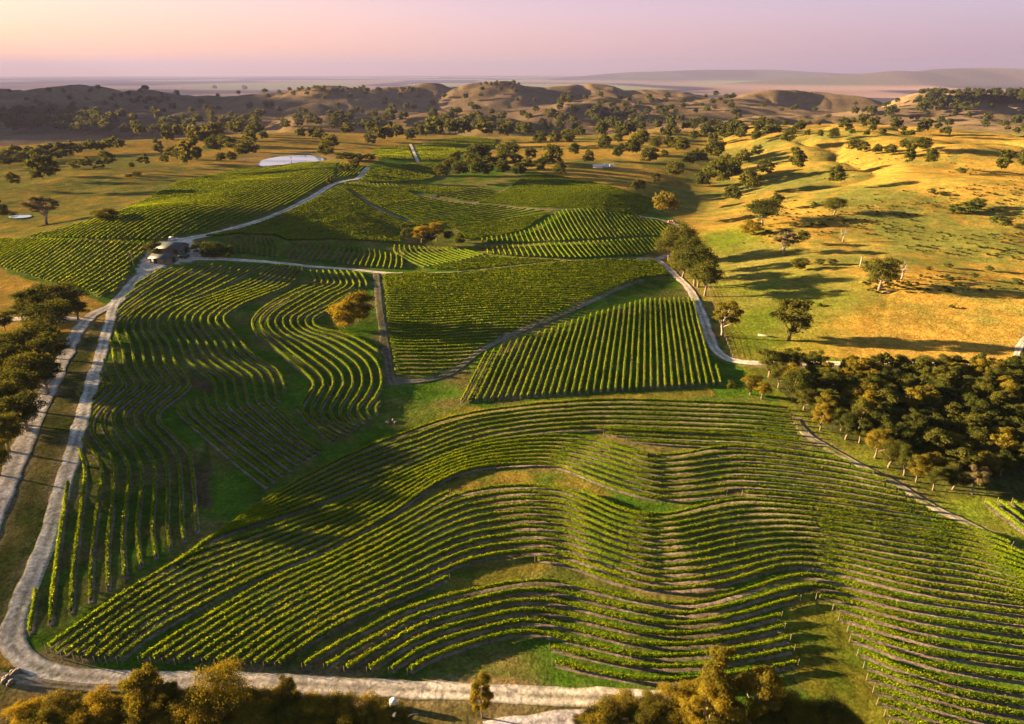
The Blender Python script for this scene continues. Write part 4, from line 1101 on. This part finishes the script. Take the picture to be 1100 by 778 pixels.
def gable(name, px, py, w, l, hw, hr, rz, label, openings):
    x, y = P(px, py); x, y = float(x[0]), float(y[0]); z = float(h(np.array([x]), np.array([y]))[0])
    o = bpy.data.objects.new(name, None); C.objects.link(o); o.location = (x, y, z); o.rotation_euler = (0, 0, rz)
    tag(o, label, 'shed')
    a, b = l/2, w/2
    wl = MB()
    V = [(-a,-b,-.6),(a,-b,-.6),(a,b,-.6),(-a,b,-.6),(-a,-b,hw),(a,-b,hw),(a,b,hw),(-a,b,hw),(-a,0,hr-.05),(a,0,hr-.05)]
    wl.add(V, [[0,1,5,4],[2,3,7,6],[1,2,6,5],[3,0,4,7],[5,6,9,9],[7,4,8,8]])
    wl.build('wall', M_wall, o)
    e = .5; t = .14; sl = (hr-hw)/b
    for s in (-1, 1):
        rb = MB(); yo = s*(b+e); zo = hw-sl*e
        V = [(-a-e,yo,zo),(a+e,yo,zo),(a+e,0,hr),(-a-e,0,hr)]; V += [(p[0],p[1],p[2]+t) for p in V]
        Q = [[0,1,2,3],[4,7,6,5],[0,4,5,1],[1,5,6,2],[2,6,7,3],[3,7,4,0]]
        if s > 0: Q = [q[::-1] for q in Q]
        rb.add(V, Q); rb.build('roof', M_roof, o)
    for (kind, side, u, z0, ww, hh) in openings:
        d = MB()
        if side == 'f': d.box(u, -b-.03, z0+hh/2, ww, .08, hh)
        elif side == 'r': d.box(a+.03, u, z0+hh/2, .08, ww, hh)
        else: d.box(-a-.03, u, z0+hh/2, .08, ww, hh)
        d.build(kind, M_dark if kind == 'door' else M_glass, o)
    return o

def car(px, py, rz, label, paint):
    x, y = P(px, py); x, y = float(x[0]), float(y[0]); z = float(h(np.array([x]), np.array([y]))[0])+.17
    o = bpy.data.objects.new('parked_car', None); C.objects.link(o); o.location = (x, y, z); o.rotation_euler = (0, 0, rz); tag(o, label, 'car')
    b = MB()
    sec = [(-2.2,.35,.55,.85),(-2.15,.35,.95,.86),(-1.1,.32,1.0,.88),(-.7,.32,1.02,.88),(.9,.32,1.0,.88),(2.0,.32,.85,.85),(2.25,.4,.6,.78)]
    V = []; 
    for X, z0, z1, hw in sec: V += [(X,-hw,z0),(X,hw,z0),(X,hw,z1),(X,-hw,z1)]
    Q = [[0,3,2,1],[24,25,26,27]]
    for i in range(6):
        for j in range(4): Q.append([i*4+j, i*4+(j+1)%4, i*4+4+(j+1)%4, i*4+4+j])
    b.add(V, Q); b.build('body', paint, o)
    c = MB(); V = [(-2.0,-.8,.96),(1.0,-.8,.99),(1.0,.8,.99),(-2.0,.8,.96),(-1.75,-.66,1.55),(.35,-.66,1.55),(.35,.66,1.55),(-1.75,.66,1.55)]
    c.add(V, [[0,1,5,4],[1,2,6,5],[2,3,7,6],[3,0,4,7]]); c.build('window', M_glass, o)
    c = MB(); c.box(-.7, 0, 1.58, 2.15, 1.36, .07); c.build('roof', paint, o)
    for X in (-1.4, 1.4):
        for s in (-1, 1):
            w = MB(); w.tube([(X, s*.72, .33), (X, s*.93, .33)], [.33, .33], 12); w.build('wheel', M_rub, o)

def rockpile(name, px, py, rad, n, label, mat_, seed, cat='rock pile'):
    rs = random.Random(seed); x, y = P(px, py); x, y = float(x[0]), float(y[0]); z = float(h(np.array([x]), np.array([y]))[0])
    b = MB()
    for k in range(n):
        a = rs.uniform(0, 6.28); r = rad*math.sqrt(rs.random()); s = rs.uniform(.25, .6)*rad*.6
        m = 6; th = np.arange(m)/m*6.283
        prof = [(.9, -.3), (1.0, .25), (.7, .75), (.12, .95)]
        pts = []
        for rr, zz in prof: pts += [[math.cos(a)*r+math.cos(t)*s*rr*rs.uniform(.75, 1.2), math.sin(a)*r+math.sin(t)*s*rr*rs.uniform(.75, 1.2), zz*s*.8+(1-r/rad)*.3*rad] for t in th]
        Q = []
        for i in range(3):
            for j in range(m): Q.append([i*m+j, i*m+(j+1)%m, (i+1)*m+(j+1)%m, (i+1)*m+j])
        Q += [[18,19,20,21],[18,21,22,23]]
        b.add(pts, Q)
    o = b.build(name, mat_, None, False, (x, y, z)); tag(o, label, cat)

def small_things():
    ang = R(-6)
    gable('shed', 177, 281.5, 7.5, 9.0, 2.7, 4.1, ang, 'front grey roofed tan shed on the gravel yard', [('door','f',-2.4,0,2.4,2.3),('window','f',2.2,1.0,1.6,1.0),('door','r',0,0,2.6,2.4)])
    gable('shed', 186, 271.5, 9, 11.5, 3.1, 4.9, ang, 'larger rear grey roofed shed behind the front one', [('door','f',4.2,0,2.2,2.6),('window','r',-2.4,1.2,1.6,1.0),('door','r',1.6,0,3.0,2.8)])
    car(200, 270, R(70), 'small blue car parked right of the rear shed', M_blue)
    car(186.5, 258.5, R(10), 'pale car parked at the road behind the sheds', M_white)
    # long low green covered bench of bins right of the front shed
    x, y = P(196, 278); x, y = float(x[0]), float(y[0]); z = float(h(np.array([x]), np.array([y]))[0])+.16
    o = bpy.data.objects.new('farm_trailer', None); C.objects.link(o); o.location = (x, y, z); o.rotation_euler = (0, 0, R(4)); tag(o, 'low dark green covered trailer right of the front shed', 'trailer')
    b = MB(); b.box(0, 0, 1.15, 6.2, 2.3, .9); b.build('body', M_green, o)
    b = MB(); V = [(-3.1,-1.15,1.6),(3.1,-1.15,1.6),(3.1,1.15,1.6),(-3.1,1.15,1.6),(-2.9,0,2.05),(2.9,0,2.05)]
    b.add(V, [[0,1,5,4],[2,3,4,5],[1,2,5,5],[3,0,4,4]]); b.build('cover', M_green, o)
    for X in (-1.6, 1.6):
        for s in (-1, 1):
            w = MB(); w.tube([(X, s*.85, .4), (X, s*1.12, .4)], [.4, .4], 12); w.build('wheel', M_rub, o)
    b = MB(); b.tube([(3.1, 0, .75), (4.3, 0, .6)], [.06, .06], 5); b.build('tow_bar', M_rub, o)
    # utility post by the yard entrance
    x, y = P(144, 287); x, y = float(x[0]), float(y[0]); z = float(h(np.array([x]), np.array([y]))[0])
    o = bpy.data.objects.new('utility_pole', None); C.objects.link(o); o.location = (x, y, z); tag(o, 'wooden utility pole at the left corner of the shed yard', 'pole')
    b = MB(); b.tube([(0, 0, -.6), (0, 0, 6.8)], [.16, .11], 8); b.build('pole', M_post, o)
    b = MB(); b.box(0, .12, 6.3, 1.8, .1, .12); b.build('crossarm', M_post, o)
    # white sheds far on the shaded paddock
    for px, py, l, lab in ((642, 180.5, 9, 'long white shed in the shaded paddock, leftmost of three'), (651, 179.5, 4.5, 'small white shed in the shaded paddock, middle of three'), (657, 179.5, 3.5, 'smallest white shed in the shaded paddock, rightmost of three')):
        x, y = PM(px, py); x, y = float(x[0]), float(y[0]); z = float(h(np.array([x]), np.array([y]))[0])
        o = bpy.data.objects.new('white_shed', None); C.objects.link(o); o.location = (x, y, z); tag(o, lab, 'shed', 'white sheds in the paddock')
        a, bb = l/2, 2.2; b = MB(); b.box(0, 0, .9, l, 4.4, 2.6); b.build('wall', M_white, o)
        b = MB(); V = [(-a-.2,-bb-.2,2.2),(a+.2,-bb-.2,2.2),(a+.2,bb+.2,2.2),(-a-.2,bb+.2,2.2),(-a-.2,0,3.2),(a+.2,0,3.2)]
        b.add(V, [[0,1,5,4],[2,3,4,5],[1,2,5,5],[3,0,4,4]]); b.build('roof', M_white, o)
    # pale blue tank and drums by the bottom clump
    x, y = P(423, 760); x, y = float(x[0]), float(y[0]); z = float(h(np.array([x]), np.array([y]))[0])
    o = bpy.data.objects.new('water_tank', None); C.objects.link(o); o.location = (x, y, z); tag(o, 'upright pale blue water tank among the golden trees by the bottom road', 'tank')
    b = MB(); b.tube([(0,0,-.1),(0,0,.05),(0,0,1.35),(0,0,1.55),(0,0,1.66)], [.56,.58,.58,.5,.2], 20); b.build('body', M_tank, o, True)
    b = MB(); b.tube([(0,0,1.62),(0,0,1.74)], [.2,.2], 14); b.build('lid', M_white, o)
    b = MB(); b.tube([(.72,.0,-.1),(.72,.0,1.3),(.52,0,1.4)], [.05,.05,.05], 7); b.build('pipe', M_white, o)
    for px, py, lab in ((417, 771, 'white drum in front of the pale blue tank, left of two'), (424, 772, 'white drum in front of the pale blue tank, right of two')):
        x, y = P(px, py); x, y = float(x[0]), float(y[0]); z = float(h(np.array([x]), np.array([y]))[0])
        o = bpy.data.objects.new('drum', None); C.objects.link(o); o.location = (x, y, z); tag(o, lab, 'drum', 'white drums by the tank')
        b = MB(); b.tube([(0,0,-.05),(0,0,.3),(0,0,.32),(0,0,.6),(0,0,.62),(0,0,.9)], [.4,.4,.43,.43,.4,.4], 14); b.build('body', M_white, o)
        b = MB(); b.tube([(.15,0,.9),(.15,0,.95)], [.08,.08], 8); b.build('cap', M_rub, o)
    # hose on the ground
    s = spline([(436,778),(437,772),(442,768),(449,767)], 8); x, y = P(s[:, 0], s[:, 1]); z = h(x, y)+.04
    b = MB(); b.tube(np.c_[x, y, z], np.full(len(x), .05), 6); tag(b.build('hose', M_tank, None, True), 'pale hose curving on the ground right of the tank', 'hose')
    rockpile('rock_pile', 421, 453, 1.6, 9, 'pale rubble heap on the green lane above the foreground rows', M_rock, 3)
    rockpile('rock_pile', 344.5, 349, 1.0, 5, 'small grey stone heap at the end of the innermost horseshoe row', M_rock, 4)
    rockpile('dirt_pile', 721, 239, 3.4, 14, 'reddish dirt heap beside the round gum on gravel', M_red, 5, 'dirt pile')
    rockpile('rock_pile', 13, 728, 1.5, 14, 'pale rocks beside the dirt track at bottom left corner', M_rock, 6)
    # fence by the gravel bend
    def fence(pp, step, label):
        ln = wline(pp, step); c = ln[0]; z0 = float(h(c[:1], c[1:])[0])
        o = bpy.data.objects.new('fence', None); C.objects.link(o); o.location = (c[0], c[1], z0); tag(o, label, 'fence')
        zz = h(ln[:, 0], ln[:, 1])-z0
        pm = None
        for (x, y), z in zip(ln, zz):
            if pm is None:
                b = MB(); b.tube([(0,0,-.3),(0,0,1.25)], [.09,.08], 6); q = b.build('post', M_post, o); pm = q.data
            else: q = link('post', pm, o)
            q.location = (x-c[0], y-c[1], z)
        for k, zw in enumerate((.4, .75, 1.1)):
            b = MB(); b.tube(np.c_[ln-c, zz+zw], np.full(len(ln), .018), 4); b.build('wire', M_roof, o)
    fence([(760,308),(768,332),(777,358),(787,384)], 4.5, 'wire fence on wooden posts right of the gravel bend')
    fence([(738,246),(748,268),(765,312)], 5.0, 'wire fence on wooden posts behind the gums of the gravel bend')
    dead_tree(905, 260, 17, 'bare forked dead tree high on the golden slope', 1)
    dead_tree(968, 301, 22, 'bare white dead tree right of the dark spreading tree', 2)
    dead_tree(841, 274, 28, 'white skeleton trunk standing in front of the thin grey gum', 3)
    dead_tree(313, 173.2, 7, 'drowned bare tree standing in the pond', 4)
    # stump
    x, y = P(924, 286); x, y = float(x[0]), float(y[0]); z = float(h(np.array([x]), np.array([y]))[0])
    b = MB(); b.tube([(0,0,-.4),(.05,0,2),(.1,.1,4.2),(.1,.15,4.6)], [.45,.36,.3,.1], 9); tag(b.build('tree_stump', M_pale, None, True, (x, y, z)), 'tall bare stump left of the dark spreading tree', 'stump')
    # fallen log
    for (px, py, L, rz, lab) in ((958, 314, 9, R(8), 'fallen dark log right of the dark spreading tree'), (140, 188, 9, R(15), 'fallen dark log on the left dry paddock'), (823, 362, 6, R(-25), 'thin pale fallen log on the green flat')):
        x, y = PM(px, py); x, y = float(x[0]), float(y[0]); z = float(h(np.array([x]), np.array([y]))[0])
        c, s = math.cos(rz), math.sin(rz)
        b = MB(); b.tube([(-L/2*c,-L/2*s,.3),(0,0,.4),(L/2*c,L/2*s,.35)], [.42,.36,.22], 7); b.tube([(L*.2*c,L*.2*s,.4),(L*.35*c-1.2*s,L*.35*s+1.2*c,1.3)], [.16,.06], 5)
        tag(b.build('fallen_log', M_pale if px == 823 else M_bark, None, True, (x, y, z)), lab, 'log')

def water():
    m, nt, out = mat('water'); b = N(nt, 'ShaderNodeBsdfPrincipled', Roughness=.06); b.inputs['Base Color'].default_value = (.16, .25, .40, 1)
    b.inputs['Specular IOR Level'].default_value = .9
    no = N(nt, 'ShaderNodeTexNoise', Scale=1.5, Detail=3.0); bp = N(nt, 'ShaderNodeBump', Strength=.05, Distance=.05)
    ge = N(nt, 'ShaderNodeNewGeometry'); nt.links.new(ge.outputs['Position'], no.inputs['Vector']); nt.links.new(no.outputs['Fac'], bp.inputs['Height']); nt.links.new(bp.outputs[0], b.inputs['Normal'])
    nt.links.new(b.outputs[0], out.inputs[0])
    h(np.array([0.]), np.array([100.]))
    for pp, z, lab in (([(276,177.5),(280,173),(290,170),(305,167.7),(330,167),(345,169),(349,172),(340,174.5),(325,175),(305,177.5),(288,179.5)], PZ[0], 'bright pond below the dry rise'),
                       ([(9,233.6),(11,232),(20,231),(31,231),(34,232.2),(29,233.6),(19,234.4)], PZ[1]+.05, 'small bright waterhole on the left paddock')):
        s = spline(pp+[pp[0]], 5)[:-1]; x, y = P0(s[:, 0], s[:, 1], z)
        me = bpy.data.meshes.new('water'); me.from_pydata([(a, c, z) for a, c in zip(x, y)], [], [list(range(len(x)))]); me.materials.append(m)
        o = link('water', me); tag(o, lab, None, None, 'structure')

# ------------------------------------------------------------------ light, sky, air, camera
SUN_EL, SUN_AZ = R(10.0), R(-78)      # azimuth measured from the view direction, negative = left
def light():
    w = bpy.data.worlds.new('World'); SC.world = w; w.use_nodes = True; nt = w.node_tree; nt.nodes.clear()
    out = N(nt, 'ShaderNodeOutputWorld'); bg = N(nt, 'ShaderNodeBackground', Strength=.09)
    sky = N(nt, 'ShaderNodeTexSky', sky_type='NISHITA', sun_disc=False, sun_elevation=SUN_EL, sun_rotation=SUN_AZ, altitude=200.0, air_density=1.3, dust_density=3.0, ozone_density=2.0)
    tc = N(nt, 'ShaderNodeTexCoord'); sx = N(nt, 'ShaderNodeSeparateXYZ'); nt.links.new(tc.outputs['Generated'], sx.inputs[0])
    # dusk colours: warm towards the sun, rose and mauve away from it, bluer overhead
    dot = N(nt, 'ShaderNodeVectorMath', operation='DOT_PRODUCT'); dot.inputs[1].default_value = (math.sin(SUN_AZ), math.cos(SUN_AZ), 0)
    nt.links.new(tc.outputs['Generated'], dot.inputs[0])
    az = N(nt, 'ShaderNodeValToRGB'); mr = N(nt, 'ShaderNodeMapRange'); mr.inputs[1].default_value = -1; mr.inputs[2].default_value = 1
    nt.links.new(dot.outputs['Value'], mr.inputs[0]); nt.links.new(mr.outputs[0], az.inputs[0])
    def ramp(r, stops):
        e = r.color_ramp.elements
        while len(e) > 1: e.remove(e[0])
        e[0].position = stops[0][0]; e[0].color = (*stops[0][1], 1)
        for p, c in stops[1:]:
            q = e.new(p); q.color = (*c, 1)
    ramp(az, [(0, (.36, .26, .40)), (.33, (.52, .33, .42)), (.62, (.90, .49, .42)), (.86, (1.25, .60, .30)), (1, (1.35, .68, .30))])
    up = N(nt, 'ShaderNodeValToRGB'); ramp(up, [(0, (.36, .28, .50)), (.33, (.44, .33, .60)), (.62, (.57, .38, .63)), (.86, (.84, .51, .58)), (1, (.86, .54, .54))]); nt.links.new(mr.outputs[0], up.inputs[0])
    f1 = N(nt, 'ShaderNodeMapRange'); f1.inputs[1].default_value = 0; f1.inputs[2].default_value = .11; nt.links.new(sx.outputs['Z'], f1.inputs[0])
    m1 = N(nt, 'ShaderNodeMix', data_type='RGBA'); nt.links.new(f1.outputs[0], m1.inputs['Factor']); nt.links.new(az.outputs[0], m1.inputs[6]); nt.links.new(up.outputs[0], m1.inputs[7])
    f2 = N(nt, 'ShaderNodeMapRange'); f2.inputs[1].default_value = .07; f2.inputs[2].default_value = .34; nt.links.new(sx.outputs['Z'], f2.inputs[0])
    m2 = N(nt, 'ShaderNodeMix', data_type='RGBA'); nt.links.new(f2.outputs[0], m2.inputs['Factor']); nt.links.new(m1.outputs[2], m2.inputs[6]); m2.inputs[7].default_value = (.068, .112, .185, 1)
    sc = N(nt, 'ShaderNodeVectorMath', operation='SCALE'); sc.inputs['Scale'].default_value = SKY_K; nt.links.new(m2.outputs[2], sc.inputs[0])
    m3 = N(nt, 'ShaderNodeMix', data_type='RGBA'); m3.inputs['Factor'].default_value = .15
    nt.links.new(sc.outputs[0], m3.inputs[6]); nt.links.new(sky.outputs[0], m3.inputs[7])
    nt.links.new(m3.outputs[2], bg.inputs[0]); nt.links.new(bg.outputs[0], out.inputs[0])
    L = bpy.data.lights.new('sun', 'SUN'); L.energy = 5.0; L.angle = R(.5); L.color = (1.0, .69, .35)
    o = bpy.data.objects.new('sun', L); C.objects.link(o)
    from mathutils import Vector
    d = Vector((math.sin(SUN_AZ)*math.cos(SUN_EL), math.cos(SUN_AZ)*math.cos(SUN_EL), math.sin(SUN_EL)))
    o.rotation_euler = d.to_track_quat('Z', 'Y').to_euler()
    # air
    b = MB(); top = ZMAX[0]+25; b.box(0, 0, (-190+top)/2, 95000, 95000, top+190)
    m, nt, out2 = mat('air'); v = N(nt, 'ShaderNodeVolumePrincipled'); v.inputs['Color'].default_value = (.18, .19, .38, 1); v.inputs['Density'].default_value = HAZE; v.inputs['Anisotropy'].default_value = .1
    nt.links.new(v.outputs[0], out2.inputs['Volume'])
    tag(b.build('haze', m), 'thin lilac evening haze over the far plain', None, None, 'stuff')

SKY_K, HAZE = 1.62, 0.42e-4
def camera():
    c = bpy.data.cameras.new('camera'); c.sensor_width = 36; c.lens = F/1100*36; c.clip_end = 120000; c.clip_start = .5
    o = bpy.data.objects.new('camera', c); C.objects.link(o); o.location = (0, 0, CAM_H); o.rotation_euler = (math.pi/2-PITCH, 0, 0)
    SC.camera = o

import time
_t0 = time.time()
def step(f):
    t = time.time(); f(); print(f.__name__, round(time.time()-t, 1), 's')
for f in (camera, build_ground, light, build_roads, water, vines_fore, vines_left, vines_mid, vines_far, build_soil, trees_all, small_things): step(f)
print('vine rows', NROWS[0], 'vine faces', VQ[0], 'trees', NT[0])

SC.view_settings.view_transform = 'Standard'; SC.view_settings.look = 'None'; SC.view_settings.gamma = 1.0
SC.view_settings.exposure = 3.05
cy = SC.cycles
cy.max_bounces = 4; cy.diffuse_bounces = 2; cy.glossy_bounces = 2; cy.transmission_bounces = 2; cy.volume_bounces = 1; cy.transparent_max_bounces = 4
cy.use_denoising = True; cy.sample_clamp_indirect = 4.0
try: cy.denoiser = 'OPENIMAGEDENOISE'
except Exception: pass
